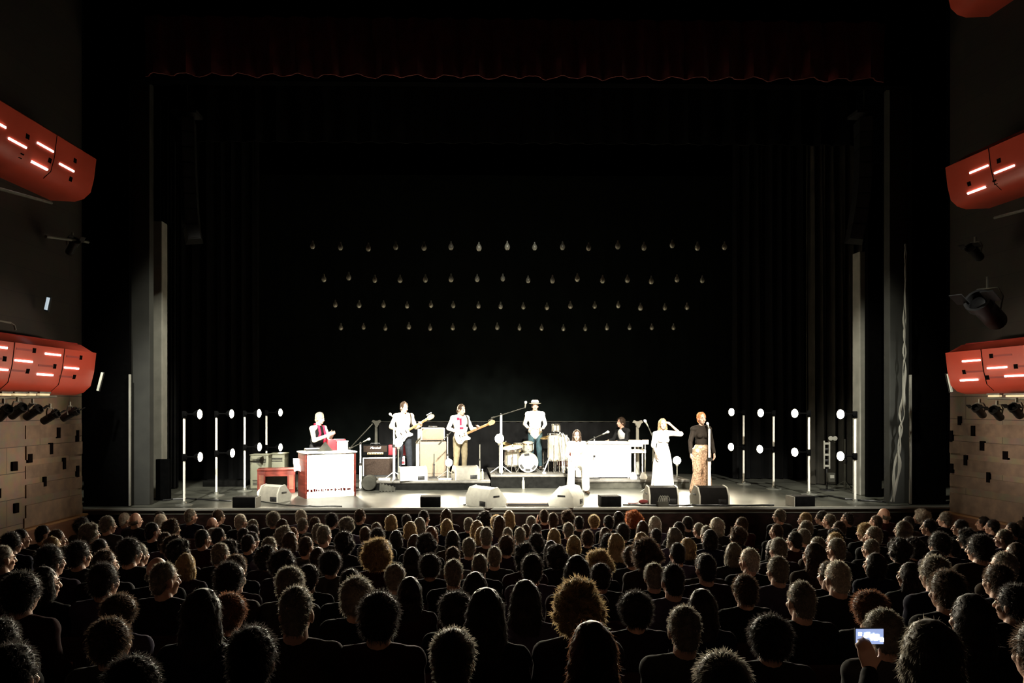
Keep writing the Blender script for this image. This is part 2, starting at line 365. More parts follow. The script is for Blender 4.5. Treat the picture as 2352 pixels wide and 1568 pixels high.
# gathered rope / cable tail on the right edge of the opening
t = thing('tied_rope', 'pale knotted rope bundle hanging at the right edge of the proscenium', 'rope', (0, 0, 0))
for q in range(2):
    b = MB(); pts = []; rr = []
    for i in range(60):
        f = i / 59; px = 2080 - 6 * f - 24 * max(0, f - .55) / .45 * f; p = P(px, 560 + 592 * f, 14.12)
        a = f * 26 + q * 3.14 + 2 * math.sin(f * 17); k = .028 * (.3 + f) * (1 + .5 * math.sin(f * 31))
        pts.append((p.x + k * math.cos(a), p.y + k * math.sin(a), max(p.z, .03))); rr.append(.02 * (.45 + .75 * f) * (1 + .4 * math.sin(f * 61 + q * 2) + .3 * math.sin(f * 23 + q)))
    b.tube(pts, rr, 7); b.build('strand', 'flat_light', t)

# ---------------------------------------------------------------- balconies
PROF = [(0, -.85), (.42, -.87), (.58, -.82), (.70, -.71), (.76, -.47), (.80, -.13), (.745, -.125), (.60, 0), (.53, 0), (.53, -.6), (0, -.6)]
def prof_u(dz):
    a = PROF[2:6]
    for (u0, z0), (u1, z1) in zip(a, a[1:]):
        if z0 <= dz <= z1: return u0 + (u1 - u0) * (dz - z0) / (z1 - z0)
    return .78
def balcony(side, ztop, label, slits, holes, seams, slots=True, Yend=13.05, hmul=1.0):
    s = -1 if side == 'left' else 1; fx = XL if s < 0 else XR
    def pt(Y, u, dz): return (fx(Y) - s * u, Y, ztop + dz * hmul)
    t = thing('balcony', label, 'balcony', (0, 0, 0), group='balconies on the side walls')
    ys = [Yend, Yend - .04] + [Yend - .04 - i for i in range(1, 12)]
    def loft(idx, closed, name, m):
        b = MB(); pr = [PROF[i] for i in idx]; n = len(pr); vs = []
        for j, Y in enumerate(ys):
            for u, dz in pr:
                k = 1.0 if j else .985
                vs.append(pt(Y - (.12 if dz > -.12 else 0) * (1 if j < 2 else 0), u * k, dz))
        fs = [(j * n + k, j * n + (k + 1) % n, (j + 1) * n + (k + 1) % n, (j + 1) * n + k) for j in range(len(ys) - 1) for k in range(n if closed else n - 1)]
        if closed: fs += [tuple(range(n)), tuple(range((len(ys) - 1) * n, len(ys) * n))]
        b.add(vs, fs); return b.build(name, m, t)
    loft(range(11), True, 'parapet', 'balcony_red')
    def front(px, py):
        Y = 12.0
        for _ in range(12):
            z = CAMZ - (py - PY) / F * Y; u = prof_u((z - ztop) / hmul); r = (px - 1045) / F
            Y = ((-7.0 + u - .868) / (r - .062)) if s < 0 else ((9.47 - u + .868) / (r + .062))
        return Y, (z - ztop) / hmul
    def patch(b, Y0, Y1, dz0, dz1, off, off0=-.01):
        q = []
        for o_ in (off0, off):
            for Y, dz in ((Y0, dz0), (Y1, dz0), (Y1, dz1), (Y0, dz1)): q.append(pt(Y, prof_u(dz) + o_, dz))
        b.add(q, [(0, 1, 2, 3), (7, 6, 5, 4), (0, 4, 5, 1), (1, 5, 6, 2), (2, 6, 7, 3), (3, 7, 4, 0)])
    for px, py in slits:
        Y, dz = front(px, py); b = MB(); patch(b, Y - .2, Y + .2, dz - .013, dz + .013, .012); b.build('slit_lamp', 'lamp_white', t, label='white glowing slit lamp')
    for px, py in holes:
        b = MB(); Y, dz = front(px, py); patch(b, Y - .038, Y + .038, dz - .036, dz + .036, .006)
        if slots: patch(b, Y - .42, Y - .04, dz - .018, dz + .012, .004)  # dark patches on the surface stand in for shaded holes and slots
        b.m[6:] = [1] * len(b.m[6:]); b.build('hole_patch', ['recess_shade', 'balcony_dark'], t)
    b = MB()
    for px in seams:
        Y = front(px, PY - (ztop - .4 - CAMZ) / 12 * F)[0]
        for k in range(2, 5):
            q = [pt(Y - .008, PROF[k][0] + .004, PROF[k][1]), pt(Y + .008, PROF[k][0] + .004, PROF[k][1]), pt(Y + .008, PROF[k + 1][0] + .004, PROF[k + 1][1]), pt(Y - .008, PROF[k + 1][0] + .004, PROF[k + 1][1])]
            b.add(q, [(0, 1, 2, 3)])
    if seams: b.build('panel_seam', 'recess_shade', t, smooth=False)
    b = MB(); q = [pt(Y, .56, .003) for Y in (Yend - .2, 2.0)]; b.cyl(q[0], q[1], .022); b.build('top_rail', 'balcony_dark', t)
    return t
balcony('left', 2.98, 'lower left red balcony, nearest the stage floor, with white slit lamps', [(5, 798), (130, 815), (64, 830), (172, 846), (112, 861), (7, 849)],
        [(88, 806), (193, 822), (21, 825), (134, 842), (73, 853), (178, 866)], [152, 38])
balcony('right', 3.0, 'lower right red balcony, nearest the stage floor, with white slit lamps', [(2245, 827), (2306, 843), (2240, 872), (2348, 862)],
        [(2292, 816), (2228, 853), (2283, 866), (2350, 840)], [2272])
balcony('left', 6.36, 'upper left dark red balcony, above the lower left one', [(2, 288), (50, 335), (113, 344), (100, 386), (161, 390)],
        [(5, 318), (73, 320), (60, 364), (123, 374), (180, 374), (170, 416)], [134], False)
balcony('right', 6.3, 'upper right dark red balcony, above the lower right one', [(2263, 382), (2323, 382), (2257, 431)], [(2310, 362), (2240, 416), (2300, 412)], [2290], False)
balcony('right', 9.72, 'topmost right red balcony, only its underside in the corner', [], [], [], False)
# pale strips at the balcony ends, small hand rail, blue-white slit
for px, px2, y0, y1, lb in ((235, 224, 855, 897, 'small pale lit strip at the end of the lower left balcony'), (2177, 2186, 858, 900, 'small pale lit strip at the end of the lower right balcony')):
    p0, p1 = P(px, y0, 13.2), P(px2, y1, 13.2); b = MB(); d = (p1 - p0); b.box((0, 0, 0), (.035, .03, d.length), bev=.005)
    b.box((0, .03, 0), (.05, .03, d.length + .02)); b.m[-6:] = [1] * 6
    o = b.build('edge_light', ['strip_dim', 'metal_dark'], loc=(p0 + p1) / 2, rot=(0, math.atan2(d.x, d.z), 0)); tag(o, lb, 'lamp')
p = [P(-60, 728, 9.9), P(2, 737, 10.6), P(24, 741, 10.9), P(33, 747, 10.95), P(36, 758, 10.95)]
b = MB(); b.tube(p, .014); tag(b.build('hand_rail', 'flat_light'), 'small bent metal hand rail on top of the lower left balcony', 'rail')
p0, p1 = P(111, 683, 12.6), P(105, 711, 12.6); b = MB(); b.box((0, 0, 0), (.035, .04, (p1 - p0).length)); b.mi = 1; b.box((0, .04, 0), (.07, .04, (p1 - p0).length + .05))
tag(b.build('slit_lamp', ['strip_bluish', 'metal_dark'], loc=(p0 + p1) / 2, rot=(0, R(12), 0)), 'small bluish slit lamp on the wall above the lower left balcony', 'lamp')

def lantern(px, py, Y, label, rz, tilt=50, sc_=1.0):
    """theatre spotlight in a yoke"""
    p = P(px, py, Y); t = thing('stage_lantern', label, 'lantern', p, rz, 'dark stage lanterns on the side walls')
    T = Matrix.Rotation(R(-tilt), 4, 'X') @ Matrix.Scale(sc_, 4)
    b = MB(); b.lathe([(0, -.2), (.075, -.2), (.085, -.17), (.085, .1), (.105, .12), (.105, .2), (.085, .2), (.085, .13), (0, .13)], 16, T @ Matrix.Rotation(R(90), 4, 'X')); b.build('housing', 'metal_dark', t)
    b = MB(); b.lathe([(0, .135), (.084, .135), (.06, .155), (0, .165)], 14, T @ Matrix.Rotation(R(90), 4, 'X')); b.build('lens', 'black_plastic', t)
    b = MB(); b.tube([(-.1 * sc_, 0, 0), (-.12 * sc_, 0, .12 * sc_), (-.08 * sc_, 0, .2 * sc_), (.08 * sc_, 0, .2 * sc_), (.12 * sc_, 0, .12 * sc_), (.1 * sc_, 0, 0)], .012); b.cyl((0, 0, .2 * sc_), (0, 0, .3 * sc_), .02); b.build('yoke', 'metal_dull', t)
    for sx in (-1, 1):
        b = MB(); b.box((sx * .12, 0, .24), (.1, .008, .16), T @ Matrix.Rotation(R(90), 4, 'X')); b.build('barn_door', 'metal_dark', t)
def bar(p0, p1, label, r=.024):
    b = MB(); b.cyl(p0, p1, r); tag(b.build('lighting_bar', 'metal_dull'), label, 'pipe', 'lighting bars on the side walls')
bar(P(-30, 914, 10.3), P(128, 910, 12.1), 'pale pipe under the lower left balcony')
bar(P(2270, 914, 12.1), P(2380, 916, 10.9), 'pale pipe under the lower right balcony')
bar(P(105, 543, 12.0), P(203, 556, 13.3), 'short metal bar above the lower left balcony')
bar(P(2285, 500, 12.4), P(2370, 478, 11.2), 'pipe under the upper right balcony'); bar(P(-20, 428, 10.4), P(118, 466, 12.2), 'pipe under the upper left balcony')
nm = ['first', 'second', 'third', 'fourth', 'fifth']
for i, (px, py) in enumerate([(8, 950), (40, 945), (75, 948), (115, 958), (160, 952)]):
    lantern(px, py, 10.4 + px * .0125, 'dark stage lantern under the lower left balcony, %s from the left' % nm[i], R(60 + 8 * i), 30, .72)
for i, (px, py) in enumerate([(2250, 945), (2290, 950), (2335, 945)]):
    lantern(px, py, 12.3 - (px - 2250) * .0125, 'dark stage lantern under the lower right balcony, %s from the left' % nm[i], R(-60), 30, .72)
lantern(166, 566, 12.9, 'twin-looking dark lantern on the short bar above the lower left balcony', R(50), 35, .8)
lantern(2268, 715, 12.0, 'large dark lantern silhouetted above the lower right balcony', R(-60), 25, 1.9)
lantern(2240, 580, 12.6, 'small dark lantern on the wall high above the lower right balcony', R(-60), 25, .9)
for i, (px, w) in enumerate(((12, .22), (44, .3), (72, .18), (100, .28))):
    b = MB(); b.box((0, 0, 0), (.05, w, .03), bev=.006); b.mi = 1; b.box((0, 0, .03), (.07, w + .04, .03), bev=.006)
    tag(b.build('under_balcony_light', ['soffit_lamp', 'metal_dull'], loc=P(px, 906, 10.45 + px * .0125)), 'warm light fitting under the lower left balcony, %s from the left' % ORD[i + 1], 'lamp', 'light fittings under the balconies')
for i, (px, w) in enumerate(((2285, .25), (2335, .4))):
    b = MB(); b.box((0, 0, 0), (.05, w, .03), bev=.006); b.mi = 1; b.box((0, 0, .03), (.07, w + .04, .03), bev=.006)
    tag(b.build('under_balcony_light', ['soffit_lamp', 'metal_dull'], loc=P(px, 909, 12.1 - (px - 2270) * .0125)), 'warm light fitting under the lower right balcony, %s from the left' % ORD[i + 1], 'lamp', 'light fittings under the balconies')

# ---------------------------------------------------------------- hanging loudspeaker columns
def line_array(pts, Y, label, s):
    t = thing('line_array', label, 'loudspeaker', P(*pts[0], Y), 0, 'hanging loudspeaker columns')
    o = Vector(t.location); P3 = [P(px, py, Y) - o for px, py in pts]; n = len(P3) - 1
    for k in range(n):
        a, c = P3[k], P3[k + 1]; d = c - a; ang = math.atan2(d.x, -d.z)
        b = MB(); T = Matrix.Translation((a + c) / 2) @ Matrix.Rotation(-ang, 4, 'Y') @ Matrix.Rotation(R(20) * s, 4, 'Z')
        b.prism([(-.17, .2), (.17, .2), (.12, -.22), (-.12, -.22)], -d.length * .47, d.length * .47, T); cab = b.build('cabinet', 'black_plastic', t)
        b = MB(); b.box((0, -.215, 0), (.2, .02, d.length * .8), T); b.build('grille', 'metal_dark', cab)
    b = MB(); b.box((0, 0, .1), (.5, .4, .06)); b.cyl((0, 0, .1), (0, 0, 11.7 - o.z), .012); b.build('rigging_frame', 'metal_dark', t)
line_array([(430, 275), (431, 310), (432, 345), (433, 380), (434, 415), (436, 450), (438, 485), (441, 520), (447, 556)], 15.0, 'dark curved loudspeaker column hanging at the left of the stage', 1)
line_array([(1985, 275), (1986, 310), (1986, 345), (1985, 380), (1984, 415), (1981, 450), (1976, 485), (1970, 520), (1963, 556)], 15.0, 'dark curved loudspeaker column hanging at the right of the stage', -1)
# ================================================================ lamps on the stage
# 16 side-light stands' heads: pole with two arms, one lamp each
def light_stand(px, base_y, lamps, label, s, glow='lamp_glow', has_lower=True):
    """lamps: (px,py) of each lit face; s=+1 arm reaches to the right"""
    g = G(px, base_y); Y = g.y; t = thing('light_stand', label, 'light stand', g, 0, 'light stands in the wings')
    ztop = P(px, lamps[0][1] + 2, Y).z
    b = MB(); b.cyl((0, 0, .03), (0, 0, ztop + .04), .024); b.build('pole', 'metal_pole', t)
    b = MB(); b.lathe([(0, 0), (.17, 0), (.17, .015), (.05, .035), (.04, .08), (0, .08)], 20); b.build('base', 'metal_dull', t)
    for lx, ly in lamps:
        q = P(lx, ly, Y) - g; head = Vector((q.x, -.02, q.z))
        b = MB(); b.box((0, 0, q.z - .01), (.07, .07, .14), bev=.01); b.box((s * .03, -.02, q.z), (.06, .06, .08), bev=.01); b.build('clamp', 'box_grille', t)
        b = MB(); b.cyl((0, -.02, q.z), (head.x - s * .06, -.02, q.z), .014); b.build('arm', 'box_grille', t)
        # lamp: can with round lit face, turned across the stage
        camd = Vector((-g.x - head.x, -g.y, 0)); a = math.atan2(camd.x, -camd.y) + s * R({1: 60, -1: 44}[s]) ; n = Vector((math.sin(a), -math.cos(a), 0))
        u = Vector((-n.y, n.x, 0)); T = Matrix.Translation(head) @ Matrix(((u.x, 0, n.x), (u.y, 0, n.y), (0, 1, 0))).to_4x4()
        b = MB(); b.lathe([(0, -.13), (.045, -.12), (.07, -.08), (.098, -.01), (.103, .0), (.098, .004), (.092, -.01), (0, -.02)], 24, T); hd = b.build('lamp_head', 'box_grille', t)
        b = MB(); b.lathe([(0, .016), (.05, .013), (.075, .006), (.09, -.006), (0, -.012)], 24, T); b.build('lamp_face', glow, hd)
    return t
nm4 = ['outermost', 'second', 'third', 'innermost']
for i, (px, by, ls) in enumerate([(423, 1160, [(460, 951), (461, 1049)]), (497, 1138, [(533, 950), (535, 1040)]), (562, 1128, [(596, 949), (597, 1026)]), (612, 1114, [(645, 947), (645, 1027)])]):
    light_stand(px, by, ls, 'tall pole with two round lit lamps, %s of the four left of the band' % nm4[i], 1)
for i, (px, by, ls) in enumerate([(1964, 1155, [(1929, 951), (1929, 1047)]), (1858, 1136, [(1824, 949), (1824, 1038)]), (1777, 1123, [(1746, 948), (1744, 1031)]), (1708, 1112, [(1679, 946), (1678, 1026)])]):
    light_stand(px, by, ls, 'tall pole with two round lit lamps, %s of the four right of the band' % nm4[i], -1)

# hanging bulbs, four bars of sixteen
rowsb = [(15.45, [(718, 562), (782, 565), (846, 567), (909, 564), (974, 565), (1036, 564), (1100, 566), (1165, 564), (1228, 565), (1292, 564), (1352, 566), (1419, 562), (1479, 565), (1544, 560), (1602, 565), (1664, 564)], 'front'),
         (16.8, [(744, 638), (801, 634), (861, 640), (919, 640), (977, 639), (1036, 638), (1096, 638), (1155, 637), (1213, 641), (1269, 641), (1326, 637), (1384, 641), (1441, 640), (1496, 643), (1555, 639), (1613, 641)], 'second'),
         (18.1, [(770, 697), (825, 698), (881, 698), (935, 700), (990, 698), (1041, 699), (1099, 700), (1150, 701), (1202, 702), (1256, 703), (1310, 700), (1366, 700), (1420, 699), (1471, 704), (1527, 704), (1578, 703)], 'third'),
         (19.16, [(783, 750), (835, 749), (885, 751), (939, 748), (988, 751), (1040, 750), (1090, 750), (1142, 749), (1193, 751), (1244, 751), (1294, 752), (1344, 752), (1394, 750), (1446, 750), (1497, 750), (1547, 750)], 'rearmost')]
b = MB()
b.lathe([(0, -.085), (.028, -.078), (.05, -.05), (.056, -.02), (.048, .015), (.026, .05), (.022, .06), (.016, .06), (.02, .048), (.04, .01), (.048, -.02), (.042, -.046), (.022, -.07), (0, -.076)], 16)
me_bulb = b.mesh('bulb', 'bulb_glass')
b = MB(); b.cyl((0, 0, .055), (0, 0, .1), .019, .014, 10); me_sock = b.mesh('socket', 'metal_dull')
b = MB(); b.ell((0, 0, -.015), (.024, .024, .036), n=8, k=6); me_fil = b.mesh('filament', 'filament')
for Y, pts, rn in rowsb:
    for i, (px, py) in enumerate(pts):
        p = P(px, py + 1, Y); zt = 10.5
        side = 'left' if i < 8 else 'right'; k = i + 1 if i < 8 else 16 - i
        t = thing('hanging_bulb', 'unlit bulb hanging over the stage, %s from the %s in the %s row' % (ORD[k], side, {'front': 'top', 'second': 'second', 'third': 'third', 'rearmost': 'lowest'}[rn]), 'bulb', p, random.random() * 6, 'rows of hanging bulbs')
        sc_ = .95 + .12 * random.random(); t.scale = (sc_, sc_, sc_)
        for nm_, me in (('bulb', me_bulb), ('socket', me_sock), ('filament', me_fil)):
            o = bpy.data.objects.new(nm_, me); C.objects.link(o); o.parent = t
        b = MB(); b.cyl((0, 0, .1), (0, 0, (zt - p.z) / sc_), .0022, n=5); b.build('wire', 'wire_black', t)
    b = MB(); b.cyl((XY(pts[0][0], Y) - 1, Y, 10.5), (XY(pts[-1][0], Y) + 1, Y, 10.5), .025)
    b.cyl((XY(pts[0][0], Y) , Y, 10.5), (XY(pts[0][0], Y), Y, 11.78), .008); b.cyl((XY(pts[-1][0], Y), Y, 10.5), (XY(pts[-1][0], Y), Y, 11.78), .008)
    tag(b.build('flying_bar', 'metal_dark'), 'dark bar carrying the %s row of hanging bulbs' % rn, 'pipe', 'flying bars')

def globe(px, py, Y, r, label, base=None):
    """bare glowing globe lamp; base: (px,py) where its stem stands, on floor height z"""
    p = P(px, py, Y); t = thing('globe_lamp', label, 'lamp', p, 0, 'bare glowing globe lamps')
    b = MB(); b.ell((0, 0, 0), (r, r, r * 1.05), n=20, k=12); b.build('globe', 'bulb_glow', t)
    b = MB(); b.lathe([(0, -r * 1.55), (r * .3, -r * 1.5), (r * .42, -r * .85), (0, -r * .8)], 12)
    if base is not None: b.cyl((0, 0, -r * 1.5), (0, 0, base - p.z), .012)
    b.build('stem', 'metal_dull', t); 
    if base is not None:
        b = MB(); b.lathe([(0, base - p.z), (.1, base - p.z), (.1, base - p.z + .012), (0, base - p.z + .03)], 16); b.build('base', 'metal_dark', t)

# ================================================================ risers and floor pieces
def riser(name, label, px0, px1, Yf, Yb, h, skirt, strip=False):
    t = thing(name, label, 'platform', (0, 0, 0), 0, 'band platforms'); x0, x1 = XY(px0, Yf), XY(px1, Yf); cx, cy = (x0 + x1) / 2, (Yf + Yb) / 2
    b = MB(); b.box((cx, cy, h - .03), (x1 - x0, Yb - Yf, .06), bev=.01); b.build('top', 'riser_top', t)
    b = MB(); n = int((x1 - x0) * 14)
    b.sheet(n, 4, lambda u, v: (x0 + .01 + (x1 - x0 - .02) * u, Yf + .03 + .02 * math.sin(u * n * .9 + 2 * math.sin(u * 13)) * (1 - v), .005 + (h - .065) * v), (0, .02, 0)); b.build('skirt', skirt, t)
    for X in (x0 + .04, x1 - .04): b = MB(); b.box((X, cy + .05, (h - .06) / 2), (.04, Yb - Yf - .15, h - .06)); b.build('frame', 'riser_black', t)
    return x0, x1
HG, HD, HP = .22, .32, .20
riser('guitar_riser', 'low black platform under the two guitarists', 846, 1126.5, 16.85, 19.0, HG, 'riser_black')
riser('drum_riser', 'black platform under the drum kit', 1127, 1306, 17.2, 19.2, HD, 'riser_black', True)
riser('piano_riser', 'low platform with grey skirt under the white piano', 1312, 1585, 17.15, 19.3, HP, 'riser_grey')
p = G(850, 1124); b = MB(); b.lathe([(0, -.2), (.15, -.2), (.17, -.17), (.17, .17), (.15, .2), (0, .2)], 24, Matrix.Translation((p.x, p.y - .1, .17)) @ Matrix.Rotation(R(90), 4, 'X'))
tag(b.build('round_case', 'riser_grey'), 'round greenish grey drum case lying at the left end of the guitar platform', 'case')
b = MB(); n = 40
b.sheet(n, 4, lambda u, v: (XY(872 + 36 * u, 16.7), 16.72 - .1 * (1 - v), .01 + .17 * (v ** .7) * (1 - .5 * u) + .012 * math.sin(u * 31 + v * 7)), (0, .015, 0)); tag(b.build('draped_cloth', 'riser_grey'), 'crumpled grey cloth at the left front of the guitar platform', 'cloth')
a, c = G(1056, 1160), G(1268, 1158); a2 = G(1062, 1142)
b = MB(); b.box(((a.x + c.x) / 2, (a.y + a2.y) / 2, .006), (c.x - a.x, a2.y - a.y, .012), bev=.004); tag(b.build('rug', 'white_paint'), 'white rug on the stage floor at front centre', 'rug')
p = G(1213, 1161); b = MB(); b.box((0, 0, .03), (.85, .1, .06), bev=.01); b.mi = 1; b.box((0, -.052, .03), (.8, .01, .03)); tag(b.build('footlight_batten', ['beige_tolex', 'metal_dark'], loc=(p.x, p.y, 0)), 'long low beige batten on the stage edge before the white rug', 'batten')

# ================================================================ loudspeakers
def wedge(px, py, w, h, label, m, rz, side_m=None):
    zf = 0 if py > 1110 else HG; g = G(px, py, zf); t = thing('stage_monitor', label, 'loudspeaker', (g.x, g.y + (.2 if py > 1155 else .13 if zf else 0), zf), rz, 'wedge loudspeakers on the stage')
    return wedge_at(t, w, h, m, side_m)
def wedge_at(t, w, h, m, side_m=None):
    D = h * 1.35; prof = [(-D * .5, 0), (D * .42, 0), (D * .5, h * .32), (D * .02, h), (-D * .32, h * .92), (-D * .5, h * .5)]
    T = Matrix(((0, 0, 1), (1, 0, 0), (0, 1, 0))).to_4x4()
    b = MB(); b.prism(prof, -w / 2 + .015, w / 2 - .015, T); cab = b.build('cabinet', m, t)
    for s in (-1, 1):
        b = MB(); pr = [(x * 1.03, max(0, z * 1.03)) for x, z in prof]; b.prism(pr, s * w / 2 - .015, s * w / 2 + .015, T); e = b.build('end_panel', side_m or m, t)
        b = MB(); b.box((s * (w / 2 + .016), -D * .06, h * .55), (.006, .16, .035), bev=.002, mx=Matrix.Rotation(0, 4, 'Z')); b.build('handle', 'black_plastic', e)
    a, c = Vector((0, D * .5, h * .32)), Vector((0, D * .02, h)); dd = c - a; nn = Vector((0, dd.z, -dd.y)).normalized(); mid = (a + c) / 2 + nn * .008
    Tg = Matrix(((1, 0, 0, mid.x), (0, dd.normalized().y, nn.y, mid.y), (0, dd.normalized().z, nn.z, mid.z), (0, 0, 0, 1)))
    b = MB(); b.box((0, 0, 0), (w * .88, dd.length * .88, .014), Tg); b.build('grille', 'metal_dark', t)
    b = MB(); b.box((w * .28, -D * .5 - .004, h * .2), (.16, .008, .09), bev=.002); b.cyl((w * .25, -D * .5 - .004, h * .2), (w * .25, -D * .5 - .02, h * .2), .012); b.cyl((w * .31, -D * .5 - .004, h * .2), (w * .31, -D * .5 - .02, h * .2), .012); b.build('connector_plate', 'black_plastic', t)
    return t
wedge(632, 1150, .45, .33, 'grey wedge monitor on the floor before the red-brown desk', 'wedge_grey', R(-24), 'wedge_light')
wedge(946, 1103, .60, .31, 'cream wedge monitor at the first guitarist\'s feet', 'wedge_light', R(14))
wedge(1068, 1101, .55, .31, 'dull grey wedge monitor at the bass player\'s feet', 'wedge_grey', R(14), 'wedge_light')
wedge(1118, 1164, .60, .37, 'cream wedge monitor at front centre beside a glowing globe lamp', 'wedge_light', R(-50))
wedge(1303, 1163, .58, .38, 'cream wedge monitor before the seated long-haired woman', 'wedge_light', R(60))
wedge(1524, 1158, .56, .35, 'black wedge monitor before the woman in the white dress', 'wedge_black', 0, 'wedge_light')
wedge(1637, 1160, .58, .36, 'black wedge monitor before the woman in the black top', 'wedge_black', R(4), 'wedge_light')
for i, (px, w_, yt) in enumerate([(567, 52, 1139), (989, 46, 1138), (1399, 46, 1137), (1837, 50, 1137)]):
    Y = 14.2; x = XY(px, Y); wd = w_ / F * Y; h = P(px, yt, Y).z
    t = thing('front_fill_speaker', 'small black box loudspeaker on the stage edge, %s of four' % ['first from the left', 'second from the left', 'third from the left', 'last on the right'][i], 'loudspeaker', (x, Y - .03, 0), R([-4, 0, 3, 8][i]), 'front fill boxes on the stage edge')
    b = MB(); b.box((0, 0, h / 2), (wd, .3, h), bev=.01); b.build('cabinet', 'black_box', t)
    b = MB(); b.box((0, -.152, h / 2), (wd * .9, .012, h * .88), bev=.003); b.build('grille', 'box_grille', t)
    if i in (0, 3):
        b = MB(); b.box(((wd / 2 + .008) * (1 if i == 0 else -1), 0, h / 2), (.014, .29, h * .96)); b.build('side_panel', 'wedge_light', t, label='pale side panel')

def amp(name, label, cat, p, w, h, d, m, gm, rz=0, panel=None, logo=None, feet=True, trim=None):
    t = thing(name, label, cat, p, rz, 'amplifiers on the platform' if cat == 'amplifier' else None)
    b = MB(); b.box((0, 0, h / 2), (w, d, h), bev=.012); body = b.build('cabinet', m, t)
    g0, g1 = (h * .34, h * .92) if panel else (h * .08, h * .92)
    b = MB(); b.box((0, -d / 2 - .004, (g0 + g1) / 2), (w * .92, .012, g1 - g0), bev=.003); gr = b.build('grille_cloth', gm, t)
    if panel:
        b = MB(); b.box((0, -d / 2 - .004, h * .2), (w * .62, .012, h * .17), bev=.002); pn = b.build('control_panel', panel, t)
        for k in range(6):
            b = MB(); b.cyl((-w * .25 + k * w * .1, -d / 2 - .008, h * .2), (-w * .25 + k * w * .1, -d / 2 - .025, h * .2), h * .05, n=10); b.build('knob', 'black_plastic', pn)
    if trim:
        b = MB(); b.box((0, -d / 2 - .008, h * .95), (w, .014, h * .03)); b.box((-w * .485, -d / 2 - .008, h * .5), (w * .03, .014, h * .9)); b.box((w * .485, -d / 2 - .008, h * .5), (w * .03, .014, h * .9)); b.build('edge_trim', trim, t)
    if logo:
        cu = bpy.data.curves.new('lettering', 'FONT'); cu.body = logo; cu.size = .075; cu.align_x = 'CENTER'; cu.shear = .35; cu.extrude = .002
        cu.materials.append(M['white_paint']); tmp = bpy.data.objects.new('tmp', cu); C.objects.link(tmp); me = bpy.data.meshes.new_from_object(tmp.evaluated_get(bpy.context.evaluated_depsgraph_get())); bpy.data.objects.remove(tmp); me.name = 'lettering'; o = bpy.data.objects.new('lettering', me); C.objects.link(o); o.parent = gr; o.rotation_euler = (R(90), 0, 0); o.location = (0, -d / 2 - .014, h * .63)
    b = MB(); b.tube([(-.12, 0, h), (-.1, 0, h + .03), (.1, 0, h + .03), (.12, 0, h)], .01); b.build('handle', 'black_plastic', t)
    return t
Ya = 18.0; z0 = HG
def at(px, Y, z): return Vector((XY(px, Y), Y, z))
def wpx(n, Y): return n / F * Y
hc = P(870, 1048, Ya).z - z0
amp('speaker_cabinet', 'black speaker cabinet with brown grille and pale top edge, left of the first guitarist', 'amplifier', at(870, Ya, z0), wpx(72, Ya), hc, .36, 'black_plastic', 'grille_brown', R(6), trim='white_paint')
amp('amplifier_head', 'black amplifier head with script badge, on the brown-grilled cabinet', 'amplifier', at(862, Ya, z0 + hc + .03), wpx(58, Ya), .26, .24, 'black_box', 'grille_brown', R(6), 'gold', 'Marshall')
amp('amplifier_head', 'red amplifier box behind the first guitarist', 'amplifier', at(914, Ya + .1, z0 + hc + .03), wpx(42, Ya), .25, .24, 'red_case', 'red_case', 0, None)
amp('speaker_cabinet', 'dark speaker cabinet under the red amplifier box', 'amplifier', at(926, Ya + .15, z0), wpx(36, Ya), hc, .34, 'black_plastic', 'black_box')
b = MB(); b.box((0, 0, .1), (.11, .05, .2), bev=.008); b.mi = 1; b.box((0, -.027, .05), (.1, .01, .06)); b.box((0, -.027, .14), (.08, .01, .02))
tag(b.build('packet', ['white_paint', 'red_case'], loc=at(925, Ya - .06, P(925, 1066, Ya).z)), 'small white and red packet seen beside the first guitarist\'s leg', 'box')
Yb_ = 18.1; hb = P(994, 1013, Yb_).z - z0
amp('bass_cabinet', 'tall beige bass cabinet between the two guitarists', 'amplifier', at(994, Yb_, z0), wpx(60, Yb_), hb, .4, 'beige_tolex', 'grille_beige', R(4))
amp('amplifier_head', 'beige amplifier head on top of the tall bass cabinet', 'amplifier', at(994, Yb_, z0 + hb + .03), wpx(53, Yb_), .30, .3, 'beige_tolex', 'grille_beige', R(4), None, trim='white_paint')
t = thing('slim_column', 'slim pale column on a white box, left of the tall bass cabinet', 'speaker', at(963, 18.35, z0), 0)
zt = P(963, 985, 18.35).z - z0; zm = P(963, 1012, 18.35).z - z0
b = MB(); b.box((0, 0, zm / 2), (.16, .16, zm), bev=.01); b.build('lower_box', 'wedge_light', t); b = MB(); b.box((.01, 0, (zt + zm) / 2), (.1, .1, zt - zm), bev=.01); b.build('column', 'wedge_light', t)

# rotary speaker cabinets at the left
for px, w_, yt, Y, lb in ((601, 41, 1042, 17.4, 'left of the two sage cabinets behind the desk'), (641, 34, 1040, 17.7, 'right of the two sage cabinets behind the desk')):
    h = P(px, yt, Y).z; wd = wpx(w_, Y); t = thing('speaker_cabinet', 'greenish louvred speaker cabinet, ' + lb, 'amplifier', (XY(px, Y), Y, 0), 0, 'louvred cabinets')
    b = MB(); b.box((0, 0, h / 2), (wd, .42, h - .02), bev=.008); b.build('cabinet', 'cabinet_sage', t)
    b = MB(); b.box((0, 0, h - .012), (wd + .03, .45, .024), bev=.006); b.build('top', 'cabinet_sage', t)
    b = MB()
    for z_ in (.12, .16, .2, .24, .74, .78, .82): b.box((0, -.212, h * z_ / .95), (wd * .72, .012, .014))
    b.build('louvre', 'black_plastic', t)
